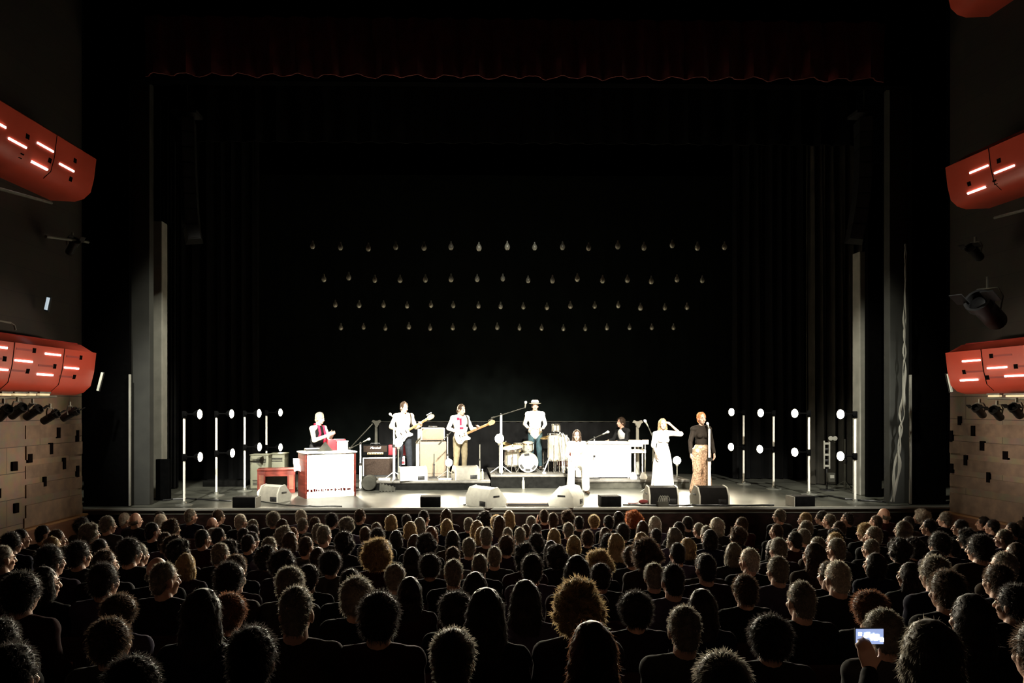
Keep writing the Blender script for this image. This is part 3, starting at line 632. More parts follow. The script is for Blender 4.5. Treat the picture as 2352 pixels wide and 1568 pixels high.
# tower lamp heads ("T" stands)
def t_stand(px, ytop, ybase, Y, zb, label, m):
    zt = P(px, ytop, Y).z - zb; t = thing('lamp_tower', label, 'light stand', (XY(px, Y), Y, zb), 0, 'tall T-headed stands')
    b = MB(); b.cyl((0, 0, .02), (0, 0, zt - .15), .05, .035, 14); b.build('post', m, t)
    b = MB(); b.lathe([(0, 0), (.16, 0), (.16, .02), (.06, .05), (0, .05)], 18); b.build('base', 'metal_dark', t)
    b = MB(); b.prism([(-.11, 0), (-.06, -.02), (0, -.14), (.03, -.14), (.09, -.02), (.13, 0), (.1, .05), (.03, .03), (-.02, .03), (-.08, .05)], -.05, .05, Matrix.Translation((0, 0, zt - .04)) @ Matrix.Rotation(R(90), 4, 'X')); b.build('lamp_head', m, t)
    return t
t_stand(864, 965, 1100, 18.5, HG, 'grey T-headed post rising behind the black amplifier head', 'riser_grey')
t_stand(1464, 966, 1100, 18.0, HP, 'pale T-headed post right of the piano player', 'flat_light')

# organ with cloth front, bench-desk
t = thing('organ', 'organ with bright cream front and dark red wooden sides at the left of the stage', 'organ', (*G(703, 1145).xy, 0), R(26))
W_, D_, H_ = 1.06, .6, .93
b = MB(); b.box((W_ / 2, .03, H_ / 2 + .02), (W_ - .06, .03, H_ - .08)); b.build('front_cloth', 'white_paint', t)
for x in (.0, W_): b = MB(); b.box((x, D_ / 2, H_ / 2), (.04, D_, H_), bev=.006); b.build('side_panel', 'mahogany', t)
b = MB(); b.box((W_ / 2, D_ / 2, H_ + .012), (W_ + .08, D_ + .06, .03), bev=.008); b.build('top', 'cream', t)
b = MB(); b.box((W_ / 2, .03, .045), (W_, .05, .09), bev=.006); b.build('plinth', 'cream', t)
rnd = random.Random(5); x = .04
while x < W_ - .05:
    hh = .018 + rnd.random() * .035; ww = .014 + rnd.random() * .03; b = MB(); b.box((x, .006, .155 + rnd.random() * .014), (ww, .014, hh)); x += ww + .006 + rnd.random() * .035; b.build('red_ornament', 'ornament_red', t)
b = MB(); b.box((W_ / 2, D_ - .03, H_ / 2), (W_ - .06, .03, H_ - .1)); b.build('back_panel', 'mahogany', t)
b = MB(); b.box((W_ * .5, D_ - .1, H_ + .05), (W_ * .8, .16, .05), bev=.006); kb = b.build('keyboard', 'black_plastic', t)
b = MB()
for k in range(36): b.box((W_ * .12 + k * W_ * .76 / 35, D_ - .1, H_ + .079), (W_ * .018, .13, .012))
b.build('keys', 'white_paint', kb)
b = MB(); b.prism([(-.16, 0), (.18, 0), (.02, .2)], 0, .02, Matrix.Translation((.47, .28, H_ + .03)) @ Matrix.Rotation(R(80), 4, 'X')); tt = b.build('sheet_stand', 'riser_grey', loc=t.location, rot=(0, 0, R(26))); tag(tt, 'grey triangular sheet stand on top of the organ', 'stand')
b = MB(); b.box((.86, .26, H_ + .13), (.2, .16, .2), bev=.012); b.box((.86, .26, H_ + .235), (.22, .18, .015), bev=.004); tag(b.build('box', 'white_paint', loc=t.location, rot=(0, 0, R(26))), 'small white box on the right end of the organ top', 'box')
b = MB(); b.box((.78, .46, H_ + .15), (.4, .14, .24), bev=.012); tag(b.build('box', 'red_case', loc=t.location, rot=(0, 0, R(26))), 'dark red box behind the small white box on the organ', 'box')
q = P(690, 1058, 15.75); b = MB(); b.sheet(14, 6, lambda u, v: (-.13 + .26 * u, .05 - .1 * (v < .5) * 1.0 - .02 * math.sin(u * 9), -.22 + .30 * v + .02 * math.sin(u * 7) if v < .8 else .02), (0, .12, .02))
tag(b.build('white_cloth', 'white_paint', loc=q, rot=(0, 0, R(20))), 'white cloth hanging over the left corner of the organ', 'cloth')

Yt = 16.6; h = P(635, 1075, Yt).z; t = thing('desk', 'low red-brown wooden desk between the louvred cabinets and the organ', 'desk', (XY(636, Yt), Yt, 0), R(10)); wd = wpx(84, Yt)
b = MB(); b.box((0, 0, h - .02), (wd, .45, .04), bev=.008); b.build('top', 'mahogany', t)
b = MB(); b.box((0, -.19, h - .1), (wd - .06, .03, .12)); b.build('apron', 'mahogany', t)
for s in (-1, 1):
    b = MB(); b.box((s * (wd / 2 - .09), 0, (h - .04) / 2), (.17, .42, h - .04), bev=.006); l = b.build('pedestal', 'mahogany', t)
    b = MB(); b.box((s * (wd / 2 - .09), -.213, h * .45), (.1, .01, h * .6)); b.build('inset_panel', 'oak_dark', l)
b = MB(); b.box((0, .18, h * .45), (wd - .3, .02, h * .7)); b.build('back_panel', 'riser_grey', t)
globe(601, 1132, G(601, 1150).y, .085, 'glowing globe lamp on the floor left of the grey wedge monitor', 0.0)
b = MB(); b.box((0, 0, .07), (1.0, .5, .14), bev=.02); g = G(512, 1118, .0); tag(b.build('road_case', 'riser_black', loc=(g.x, g.y + .3, 0)), 'flat dark case on the floor between the left light stands', 'case')

# white piano, seats, drape
Yp = 17.6; zp = P(1395, 1016, Yp).z; x0, x1 = XY(1322, Yp), XY(1449, Yp)
t = thing('piano', 'white keyboard console on the right platform, its back to the stalls', 'piano', ((x0 + x1) / 2, Yp, HP), 0); wd = x1 - x0; h = zp - HP
b = MB(); b.box((0, 0, h / 2), (wd, .08, h - .04), bev=.01); b.build('back_panel', 'white_paint', t)
for s in (-1, 1): b = MB(); b.box((s * (wd / 2 - .02), .3, h / 2), (.04, .55, h - .04), bev=.008); b.build('side_panel', 'white_paint', t)
b = MB(); b.box((0, .25, h - .01), (wd + .04, .64, .035), bev=.01); b.build('top', 'white_paint', t)
b = MB(); b.box((0, .62, h - .22), (wd - .06, .2, .05)); k_ = b.build('key_bed', 'black_plastic', t); b = MB()
for k in range(44): b.box((-wd * .46 + k * wd * .92 / 43, .64, h - .19), (wd * .017, .15, .014))
b.build('keys', 'cream', k_)

# ================================================================ microphones
def mic(p, d, label):
    d = Vector(d).normalized(); u, v, _ = frame(d); T = Matrix.Translation(p) @ Matrix((u, v, d)).transposed().to_4x4()
    t = thing('microphone', label, 'microphone', (0, 0, 0), 0, 'microphones')
    t.matrix_world = T
    b = MB(); b.lathe([(0, -.11), (.012, -.11), (.018, -.02), (.02, 0), (0, 0)], 12); b.build('body', 'metal_dull', t)
    b = MB(); b.lathe([(0, 0), (.022, 0), (.03, .02), (.028, .045), (.015, .06), (0, .064)], 14); b.build('grille', 'metal_pole', t)
def mic_stand(px, Y, zb, ztop, label, boom=None, m='metal_pole', r=.013, tripod=True, miclabel=None, md=None):
    t = thing('microphone_stand', label, 'stand', (XY(px, Y), Y, zb), 0, 'microphone stands')
    h = ztop - zb; b = MB(); b.cyl((0, 0, .02), (0, 0, h * .55), r * 1.25); b.cyl((0, 0, h * .55), (0, 0, h), r * .9); b.build('pole', m, t)
    if tripod:
        for k in range(3):
            a = k * 2.094 + .5; b = MB(); b.tube([(0, 0, .2), (.28 * math.cos(a), .28 * math.sin(a), .012)], .009); b.build('leg', m, t)
    else:
        b = MB(); b.lathe([(0, 0), (.13, 0), (.13, .015), (.03, .035), (0, .035)], 18); b.build('base', 'metal_dark', t)
    b = MB(); b.cyl((0, 0, h * .53), (0, 0, h * .58), r * 1.9); b.build('clutch', 'black_plastic', t)
    tip = Vector((0, 0, h)); d = Vector((0, .35, .9))
    if boom:
        e = Vector(boom) - t.location; o_ = Vector((0, 0, h)); d = (e - o_).normalized(); b = MB(); b.cyl(o_ - d * .25, e, .011); b.cyl(o_ - d * .3, o_ - d * .2, .018); b.build('boom', 'riser_grey', t); tip = e
        b = MB(); b.ell((0, 0, h), (.025, .025, .035)); b.build('boom_joint', 'black_plastic', t)
    if miclabel: mic(t.location + tip + Vector(md or d).normalized() * .1, md or d, miclabel)
    return t
z = lambda px, py, Y: P(px, py, Y).z
mic_stand(905, 16.95, HG, z(905, 960, 16.95), 'pale microphone stand in front of the first guitarist', None, 'white_paint', .022, True, 'microphone by the first guitarist\'s shoulder', (-.6, .2, .6))
globe(915, 1016, 17.0, .10, 'glowing globe lamp at the first guitarist\'s waist', HG)
mic_stand(828, 17.0, HG * 0, z(828, 1018, 17.0), 'short white stand between the organ and the black cabinet', P(836, 1014, 17.0), 'white_paint', .02, False, 'microphone on the short white stand right of the organ')
mic_stand(803, 17.4, 0, z(803, 1030, 17.4), 'stand with long thin boom rising right behind the organ', P(856, 973, 17.4), 'metal_dark', .012, False)
mic_stand(997, 17.5, HG, z(997, 1042, 17.5), 'thin black microphone stand before the tall bass cabinet', None, 'metal_dark', .012, False)
mic_stand(1028, 17.25, HG, z(1028, 1000, 17.25), 'pale stand left of the bass player', P(1036, 992, 17.25), 'flat_light', .016, True)
globe(1031, 1062, 17.2, .085, 'glowing globe lamp low before the bass player', HG)
mic_stand(1102, 17.3, HG, z(1102, 1020, 17.3), 'slim microphone stand right of the bass player', None, 'flat_light', .012, False)
def bottle(p, label, h=.24, m='bulb_glass'):
    t = thing('bottle', label, 'bottle', p, 0, 'water bottles on the stage'); b = MB(); b.lathe([(0, 0), (.034, 0), (.036, .01), (.036, h * .6), (.03, h * .72), (.014, h * .85), (.014, h * .93), (0, h * .93)], 14); b.build('body', m, t)
    b = MB(); b.lathe([(0, h * .92), (.016, h * .92), (.016, h), (0, h)], 12); b.build('cap', 'white_paint', t)
bottle(at(1101, 17.15, HG), 'water bottle on the platform, left of the pair right of the bass player'); bottle(at(1108, 17.15, HG), 'water bottle on the platform, right of the pair right of the bass player')
g = G(1201, 1121); bottle((g.x, g.y - .1, 0), 'water bottle on the floor before the drum platform', .26)
mic_stand(1151, 17.5, HD, z(1151, 953, 17.5), 'big pale microphone stand with a long boom at the left of the drum kit', P(1206, 936, 17.9), 'white_paint', .03, True, 'microphone held before the man in the hat', (.15, 0, 1))
globe(1147, 1007, 17.38, .105, 'glowing globe lamp on the big boom stand left of the drums', HD)
g = G(1137, 1163); globe(1125, 1131, 14.5, .105, 'large glowing globe lamp by the front centre wedge monitor', 0)
globe(1555, 1057, 17.3, .09, 'glowing globe lamp between the two singers at the right', HP)
mic_stand(1365, 17.45, HP, z(1365, 1006, 17.45), 'microphone stand behind the white piano with slanting microphone', P(1385, 997, 17.45), 'white_paint', .014, False, 'slanting microphone over the white piano', (1, 0, .45))
mic_stand(1500, 16.3, 0, z(1500, 1005, 16.3), 'microphone stand at the left of the woman in the white dress', P(1488, 978, 16.3), 'flat_light', .014, True, 'microphone left of the woman in the white dress', (-.5, -.1, .85))
mic_stand(1629, 15.55, 0, z(1629, 985, 15.55), 'straight white microphone stand before the woman in the black top', None, 'white_paint', .026, False, 'microphone at the chin of the woman in the black top', (-.1, .5, .85))
b = MB(); b.box((0, 0, 0), (.16, .02, .11), bev=.005); b.cyl((0, .01, -.05), (0, .01, HP - z(1482, 1015, 17.3)), .012); tag(b.build('tablet_stand', 'wedge_light', loc=P(1482, 1015, 17.3)), 'small pale music stand left of the woman in the white dress', 'stand')
# hands free: cable loops, stage box, small dark things on the edge
g = G(1522, 1163); t = thing('stage_box', 'green-grey stage box with looped white cables before a black wedge monitor', 'box', (g.x, g.y, 0)); b = MB(); b.box((0, 0, .05), (.2, .12, .1), bev=.008); b.build('box', 'riser_grey', t)
for k in range(5):
    b = MB(); x = -.08 + k * .035; b.tube([(x, -.02, .1), (x + .005, -.03, .17), (x + .03, -.03, .21), (x + .06, -.02, .17), (x + .065, -.01, .1)], .0065, 6); b.build('cable_loop', 'flat_light', t)
b = MB(); g = G(1478, 1157); b.ell((g.x, g.y, .045), (.1, .06, .045)); b.tube([(g.x - .1, g.y, .02), (g.x - .2, g.y - .03, .012), (g.x - .3, g.y + .02, .012)], .01, 6); tag(b.build('cloth_bag', 'red_velvet'), 'small dark reddish bundle left of a black wedge monitor', 'bag')
def cable(px_pts, label, m='black_plastic', r=.01):
    pts = []
    for a, c in zip(px_pts, px_pts[1:]):
        A, B = G(*a), G(*c)
        for k in range(5): pts.append(A.lerp(B, k / 5) + Vector((.02 * math.sin(k * 2.1), .03 * math.sin(k * 1.7 + a[0]), r)))
    b = MB(); b.tube(pts, r, 6); tag(b.build('cable', m), label, 'cable', 'cables on the stage floor')
cable([(600, 1152), (660, 1161), (720, 1163), (800, 1163)], 'thin black cable running along the stage edge below the organ')
cable([(1430, 1160), (1480, 1161), (1560, 1162), (1600, 1161), (1680, 1162), (1800, 1161)], 'black cable along the stage edge below the black wedge monitors', r=.016)
cable([(1865, 1143), (1905, 1140), (1940, 1147), (2000, 1152), (2050, 1155)], 'tangled black cable by the rightmost front box', r=.018)
cable([(375, 1150), (430, 1146), (490, 1150), (540, 1152)], 'black cable on the floor at the foot of the left light stands', r=.016)
cable([(1100, 1160), (1090, 1158), (1075, 1159), (1060, 1161)], 'dark cable beside the front centre wedge monitor', r=.014)
# equipment at the right
Yq = 16.7; t = thing('equipment_rack', 'pale upright frame with two rails and two small round lamps at the right', 'rack', at(1899, Yq, 0), R(-15)); zt = z(1899, 1012, Yq); zb = z(1899, 1076, Yq)
for s in (-1, 1): b = MB(); b.box((s * .055, 0, (zt + zb) / 2), (.03, .04, zt - zb), bev=.004); b.build('rail', 'flat_light', t)
for k in range(5): b = MB(); b.box((0, 0, zb + (zt - zb) * (k + .5) / 5), (.09, .03, .05), bev=.004); b.build('rung', 'metal_dark' if k % 2 else 'flat_light', t)
b = MB(); b.cyl((0, 0, .01), (0, 0, zb), .02); b.lathe([(0, 0), (.15, 0), (.15, .02), (0, .03)], 16); b.build('foot', 'metal_dark', t)
for k, dx in enumerate((.07, .16)): b = MB(); b.lathe([(0, -.05), (.04, -.04), (.052, .03), (0, .035)], 16, Matrix.Translation((dx, -.03, zt + .06)) @ Matrix.Rotation(R(90), 4, 'X')); b.box((dx, 0, zt + .01), (.02, .02, .08)); b.build('small_lamp', 'flat_light', t)
mic_stand(1941, 16.9, 0, z(1941, 1008, 16.9), 'dull grey pole stand left of the outermost right light stand', None, 'riser_grey', .024, True)
b = MB(); b.box((0, 0, .1), (.15, .12, .2), bev=.01); b.mi = 1; b.box((0, -.062, .12), (.09, .01, .07)); tag(b.build('control_box', ['riser_grey', 'flat_light'], loc=at(1908, 16.5, z(1908, 1106, 16.5))), 'small grey control box fixed to the foot of the pale frame', 'box')

# ================================================================ drums
DG = 'drums on the drum platform'
def drum(name, label, p, r, h, shell, rot=(0, 0, 0), legs=0, head='drum_head', lugs=8, hoop='chrome'):
    t = thing(name, label, 'drum', p, 0, DG, rot); b = MB(); b.lathe([(r * .99, 0), (r, 0), (r, h), (r * .99, h)], 32); b.build('shell', shell, t)
    for z_ in (0, h):
        b = MB(); b.lathe([(r * 1.0, z_ - .015), (r * 1.05, z_ - .015), (r * 1.05, z_ + .018), (r, z_ + .018)], 32); b.build('hoop', hoop, t)
    b = MB(); b.lathe([(0, h + .004), (r, h + .004), (r, h - .004), (0, h - .004)], 32); b.build('batter_head', head, t)
    b = MB(); b.lathe([(0, .004), (r, .004), (r, -.004), (0, -.004)], 32); b.build('bottom_head', head, t)
    for k in range(lugs):
        a = k * 2 * math.pi / lugs; b = MB(); b.box((r * 1.02 * math.cos(a), r * 1.02 * math.sin(a), h * .5), (.018, .018, h * .8), rz=a); b.build('lug', 'chrome', t)
    for k in range(legs):
        a = k * 2 * math.pi / legs + .4; b = MB(); b.tube([(r * 1.04 * math.cos(a), r * 1.04 * math.sin(a), h * .6), (r * 1.1 * math.cos(a), r * 1.1 * math.sin(a), -(p[2] - HD) + .008)], .01); b.build('leg', 'chrome', t)
    return t
Yd = 18.0
pb = P(1213, 1059, Yd - .3); rB = .23
bd = drum('bass_drum', 'bass drum with pale front head marked with dark tape', (pb.x, pb.y + .38, HD + rB + .02), rB, .38, 'drum_shell', (R(90), 0, 0), hoop='drum_shell')
b = MB()
for a in (100, 215, 268, 318): 
    T = Matrix.Rotation(R(a), 4, 'Z'); b.box((rB * .8, 0, .389), (.055, .12, .008), T)
b.build('tape', 'black_plastic', bd)
for s in (-1, 1):
    b = MB(); b.tube([(s * .2, -.12, .34), (s * .3, -rB - .018, .42)], .01); b.build('spur', 'chrome', bd)
drum('floor_tom', 'white floor tom at the left of the bass drum', at(1176, Yd - .1, HD + .16), .17, .36, 'drum_shell', legs=3)
drum('snare_drum', 'snare drum behind the floor tom', at(1195, Yd + .35, HD + .52), .17, .14, 'chrome')
drum('rack_tom', 'small tom above the bass drum', (pb.x + .02, pb.y + .3, HD + .52), .13, .18, 'drum_shell', (R(12), 0, 0))
drum('conga_drum', 'white conga right of the bass drum', at(1272, Yd - .3, HD + .3), .14, .62, 'drum_shell', legs=3)
drum('conga_drum', 'second white conga, beside the seated woman', at(1290, Yd - .1, HD + .3), .15, .58, 'drum_shell', legs=3)
drum('small_drum', 'small high drum above the two congas', at(1277, Yd + .1, HD + .98), .10, .16, 'drum_shell')
drum('floor_tom', 'red-brown low drum behind the congas', at(1298, Yd + .35, HD + .1), .19, .38, 'mahogany', legs=3)
def cymbal(px, py, Y, r, tilt, label):
    p = P(px, py, Y); t = thing('cymbal_stand', label, 'cymbal', (p.x, p.y, HD), 0, DG); h = p.z - HD
    b = MB(); b.cyl((0, 0, .15), (0, 0, h + .03), .011); b.build('pole', 'chrome', t)
    for k in range(3): a = k * 2.094 + .9; b = MB(); b.tube([(0, 0, .28), (.24 * math.cos(a), .24 * math.sin(a), .008)], .008); b.build('leg', 'chrome', t)
    b = MB(); b.lathe([(0, .035), (.02, .034), (.045, .018), (.06, .012), (r * .7, .004), (r, -.008), (r, -.011), (.05, .008), (0, .026)], 32, Matrix.Translation((0, 0, h)) @ Matrix.Rotation(R(tilt), 4, 'Y') @ Matrix.Rotation(R(9), 4, 'X')); b.build('cymbal', 'brass', t)
    b = MB(); b.lathe([(0, h + .03), (.012, h + .03), (.008, h + .065), (0, h + .07)], 10); b.build('wing_nut', 'chrome', t)
cymbal(1177, 1026, Yd - .2, .26, -7, 'large cymbal over the white floor tom'); cymbal(1162, 1018, Yd + .3, .19, 14, 'tilted cymbal beside the big boom stand')
cymbal(1259, 1003, Yd + .3, .2, -10, 'cymbal between the man in the hat and the congas'); cymbal(1182, 1034, Yd + .1, .17, 4, 'small low cymbal behind the floor tom')
for px, dx, zt_, lb in ((1284, 10, 993, 'leftmost'), (1291, 6, 996, 'middle'), (1300, 9, 1003, 'rightmost')):
    q = at(px + dx, Yd - .5, HD); b = MB(); top = P(px, zt_, Yd - .3); d_ = top - q; b.tube([q + Vector((0, 0, .012)), q + d_ * .9, q + d_ + Vector((.02, 0, .02)), q + d_ + Vector((.07, 0, -.05)), q + d_ + Vector((.1, 0, -.25))], .011)
    tag(b.build('curved_stand', 'metal_pole'), 'thin curved stand rising by the congas, %s of three' % lb, 'stand', 'curved stands by the congas')
b = MB(); b.tube([at(1248, Yd - .5, HD + .012), at(1264, Yd - .5, HD + .42)], .013); b.tube([at(1246, Yd - .5, HD + .012), at(1254, Yd - .5, HD + .012)], .02); tag(b.build('slanted_rod', 'metal_pole'), 'slanted pale rod leaning right of the bass drum', 'stand')
t = thing('drum_stool', 'round stool behind the drum kit', 'stool', at(1248, 18.9, HD)); b = MB(); b.lathe([(0, .42), (.16, .42), (.17, .45), (.16, .5), (0, .51)], 24); b.build('seat', 'black_plastic', t); b = MB(); b.cyl((0, 0, .01), (0, 0, .42), .02); b.lathe([(0, 0), (.17, 0), (.16, .02), (0, .03)], 16); b.build('post', 'chrome', t)
# percussion / keyboard stand right of the piano
t = thing('keyboard_stand', 'cluttered white keyboard stand at the right end of the piano', 'stand', at(1466, 17.6, HP), 0); zt = z(1466, 1012, 17.6) - HP
for x in (-.24, -.08, .1): b = MB(); b.cyl((x, 0, .0), (x, 0, zt * .96), .016); b.build('leg', 'white_paint', t)
b = MB(); b.box((-.1, .1, zt * .72), (.55, .3, .08), bev=.01); b.build('keyboard', 'white_paint', t)
b = MB(); b.box((-.06, .05, zt * .93), (.3, .2, .16), bev=.02); b.build('upper_unit', 'cream', t)
for i, px in enumerate((1455, 1478)):
    b = MB(); b.lathe([(0, 0), (.08, 0), (.09, .05), (.06, .12), (.035, .16), (0, .16)], 16); tag(b.build('pedal', 'white_paint', loc=at(px, 17.35, HP)), 'small white bell-shaped piece on the platform, %s of two right of the piano' % ('left', 'right')[i], 'pedal', 'white pieces right of the piano')
b = MB(); b.box((0, 0, .025), (.26, .12, .05), bev=.01); tag(b.build('effects_pedal', 'white_paint', loc=at(883, 16.98, HG)), 'white effects pedal on the platform left of the cream wedge', 'pedal')
b = MB(); b.box((0, 0, .02), (.3, .1, .04), bev=.01); tag(b.build('effects_pedal', 'white_paint', loc=at(1022, 17.05, HG)), 'white effects pedal on the platform between the two wedges', 'pedal')
# ================================================================ people
for n_, c_ in dict(dark=(.014, .010, .008), brown=(.045, .026, .014), grey=(.14, .125, .10), white=(.34, .31, .26), blond=(.24, .17, .085), red=(.26, .075, .02), ginger=(.5, .2, .08), auburn=(.09, .035, .015)).items():
    mat('hair_' + n_, c_, .55, var=.25, scale=30, sheen=.12, spec=.2); mat('fibre_' + n_, tuple(min(.8, x * 1.7 + .03) for x in c_), .45, var=.2, scale=30, transl=.6)
for n_, c_ in dict(black=(.008, .008, .008), navy=(.01, .011, .025), charcoal=(.018, .018, .018), plum=(.022, .012, .022), brown=(.03, .02, .012), wine=(.03, .007, .008), lilac=(.06, .05, .085), grey=(.045, .045, .042), cream=(.5, .45, .36), white=(.85, .83, .78), jeans=(.05, .065, .1), dkjeans=(.013, .015, .019), khaki=(.13, .11, .07), top_black=(.017, .013, .010), red=(.5, .02, .05), orange=(.5, .12, .03), tan=(.5, .36, .2)).items():
    mat('cloth_' + n_, c_, .9, var=.18, scale=14, spec=.08)
mat('cloth_sequin', (.34, .22, .14), .3, .35, var=.75, scale=45); mat('cloth_bluejean', (.02, .05, .06), .8)

def blob(parts, voxel=.008, smooth=3, disp=0.0, freq=30.0):
    mb = MB()
    for p in parts:
        if p[0] == 'c': mb.capsule(*p[1:])
        else: mb.ell(*p[1:])
    me = bpy.data.meshes.new('tmp'); me.from_pydata(mb.v, [], mb.f)
    bm = bmesh.new(); bm.from_mesh(me); bmesh.ops.recalc_face_normals(bm, faces=bm.faces); bm.to_mesh(me); bm.free()
    o = bpy.data.objects.new('tmp', me); C.objects.link(o)
    r = o.modifiers.new('r', 'REMESH'); r.mode = 'VOXEL'; r.voxel_size = voxel
    if smooth: s = o.modifiers.new('s', 'SMOOTH'); s.factor = .5; s.iterations = smooth
    dg = bpy.context.evaluated_depsgraph_get(); ev = o.evaluated_get(dg); m2 = ev.to_mesh()
    vs = [v.co.copy() for v in m2.vertices]; ns = [v.normal.copy() for v in m2.vertices]; fs = [tuple(f.vertices) for f in m2.polygons]
    ev.to_mesh_clear(); bpy.data.objects.remove(o); bpy.data.meshes.remove(me)
    if disp: vs = [v + n * disp * noise.noise(v * freq) for v, n in zip(vs, ns)]
    return vs, fs, ns
def inflate(parts, k):
    out = []
    for p in parts:
        if p[0] == 'c': out.append(('c', p[1], p[2], p[3] + k, p[4] + k))
        else: out.append(('e', p[1], tuple(r + k for r in p[2]), *p[3:]))
    return out
def joints(**kw):
    J = dict(pelvis=(0, 0, .97), neck=(0, .01, 1.46), head=(0, -.015, 1.625), yaw=0, pitch=0, fem=False,
             sL=(.185, .01, 1.41), sR=(-.185, .01, 1.41), eL=(.235, .03, 1.14), eR=(-.235, .03, 1.14), wL=(.235, -.06, .90), wR=(-.235, -.06, .90),
             hL=(.09, 0, .93), hR=(-.09, 0, .93), kL=(.10, -.025, .50), kR=(-.10, -.025, .50), aL=(.115, .03, .09), aR=(-.115, .03, .09), tL=(.15, -.14, .035), tR=(-.15, -.14, .035),
             dL=(0, -.2, -1), dR=(0, -.2, -1), nL=(-1, 0, 0), nR=(1, 0, 0), curl=.5)
    J.update(kw)
    if J['fem'] and 'sL' not in kw: J['sL'] = (.16, .01, 1.40)
    if J['fem'] and 'sR' not in kw: J['sR'] = (-.16, .01, 1.40)
    return {k: Vector(v) if isinstance(v, tuple) else v for k, v in J.items()}
def head_matrix(J): return Matrix.Translation(J['head']) @ Matrix.Rotation(J['yaw'], 4, 'Z') @ Matrix.Rotation(J['pitch'], 4, 'X')
def hpart(Mh, kind, *a):
    R3 = Mh.to_3x3()
    if kind == 'e': return ('e', Mh @ Vector(a[0]), a[1], R3)
    return ('c', Mh @ Vector(a[0]), Mh @ Vector(a[1]), a[2], a[3])
def head_parts(J):
    Mh = head_matrix(J); h = lambda *a: hpart(Mh, *a)
    L = [h('e', (0, .01, .02), (.073, .092, .100)), h('e', (0, -.028, -.045), (.058, .066, .078)), h('e', (0, -.058, -.095), (.030, .030, .022)), h('c', (0, -.092, .002), (0, -.112, -.036), .010, .015),
         h('e', (0, -.083, .016), (.048, .014, .010)), h('e', (0, -.087, -.068), (.023, .012, .009)), h('e', (.045, -.055, -.035), (.02, .022, .02)), h('e', (-.045, -.055, -.035), (.02, .022, .02)),
         h('e', (.074, .008, -.02), (.010, .020, .032)), h('e', (-.074, .008, -.02), (.010, .020, .032))]
    r = .046 if J['fem'] else .056
    L.append(('c', Mh @ Vector((0, .022, -.07)), J['neck'], r, r + .008)); return L
def torso_parts(J):
    z = (J['neck'] - J['pelvis']); ln = z.length; z.normalize(); x = (J['sL'] - J['sR']); x = (x - z * x.dot(z)).normalized(); y = z.cross(x); R3 = Matrix((x, y, z)).transposed()
    f = J['fem']; at_ = lambda t: J['pelvis'].lerp(J['neck'], t)
    L = [('e', at_(.66), (.135 if f else .155, .095 if f else .108, .19), R3), ('e', at_(.34), (.115 if f else .135, .088 if f else .1, .15), R3), ('e', at_(.03), (.155, .11, .12), R3),
         ('c', J['sL'], J['sR'], .055, .055), ('c', J['neck'] - z * .02, J['sL'], .05, .05), ('c', J['neck'] - z * .02, J['sR'], .05, .05)]
    if f: L += [('e', at_(.6) + x * s * .065 - y * .085, (.052, .045, .05), R3) for s in (-1, 1)]
    return L
def arm_parts(J, k=1.0):
    a = .88 if J['fem'] else 1.0
    return [q for s in 'LR' for q in (('c', J['s' + s], J['e' + s], .050 * a, .040 * a), ('c', J['e' + s], J['w' + s], .040 * a, .026 * a))]
def leg_parts(J): return [q for s in 'LR' for q in (('c', J['h' + s], J['k' + s], .085, .058), ('c', J['k' + s], J['a' + s], .055, .038))]
def hand_parts(J):
    L = []
    for s in 'LR':
        w_, d, n = J['w' + s], J['d' + s].normalized(), J['n' + s]; n = (n - d * n.dot(d)).normalized(); side = d.cross(n); sg = 1 if s == 'L' else -1
        if J.get('flip' + s): sg = -sg
        side = side * sg; c_ = J['curl']
        for i in range(4):
            o = (-.027 + .018 * i); kn = w_ + d * (.088 - .006 * abs(i - 1)) + side * o
            L.append(('c', w_ + d * .012 + side * o * .6, kn, .014, .0115)); ln = (.068, .078, .074, .058)[3 - i if sg < 0 else i] * .95; a = kn; ang = 0
            for q, fr in enumerate((.45, .32, .23)):
                ang += c_ * (.7, .8, .5)[q]; e = a + (d * math.cos(ang) + n * math.sin(ang) + side * o * .6).normalized() * ln * fr; L.append(('c', a, e, .0088 - q * .0008, .0080 - q * .0008)); a = e
        t0 = w_ + d * .028 - side * .026; t1 = t0 + (d * .55 - side * .7 + n * .3).normalized() * .042; t2 = t1 + (d * .85 - side * .2 + n * .4).normalized() * .034
        L += [('c', t0, t1, .013, .0105), ('c', t1, t2, .010, .0085)]
    return L
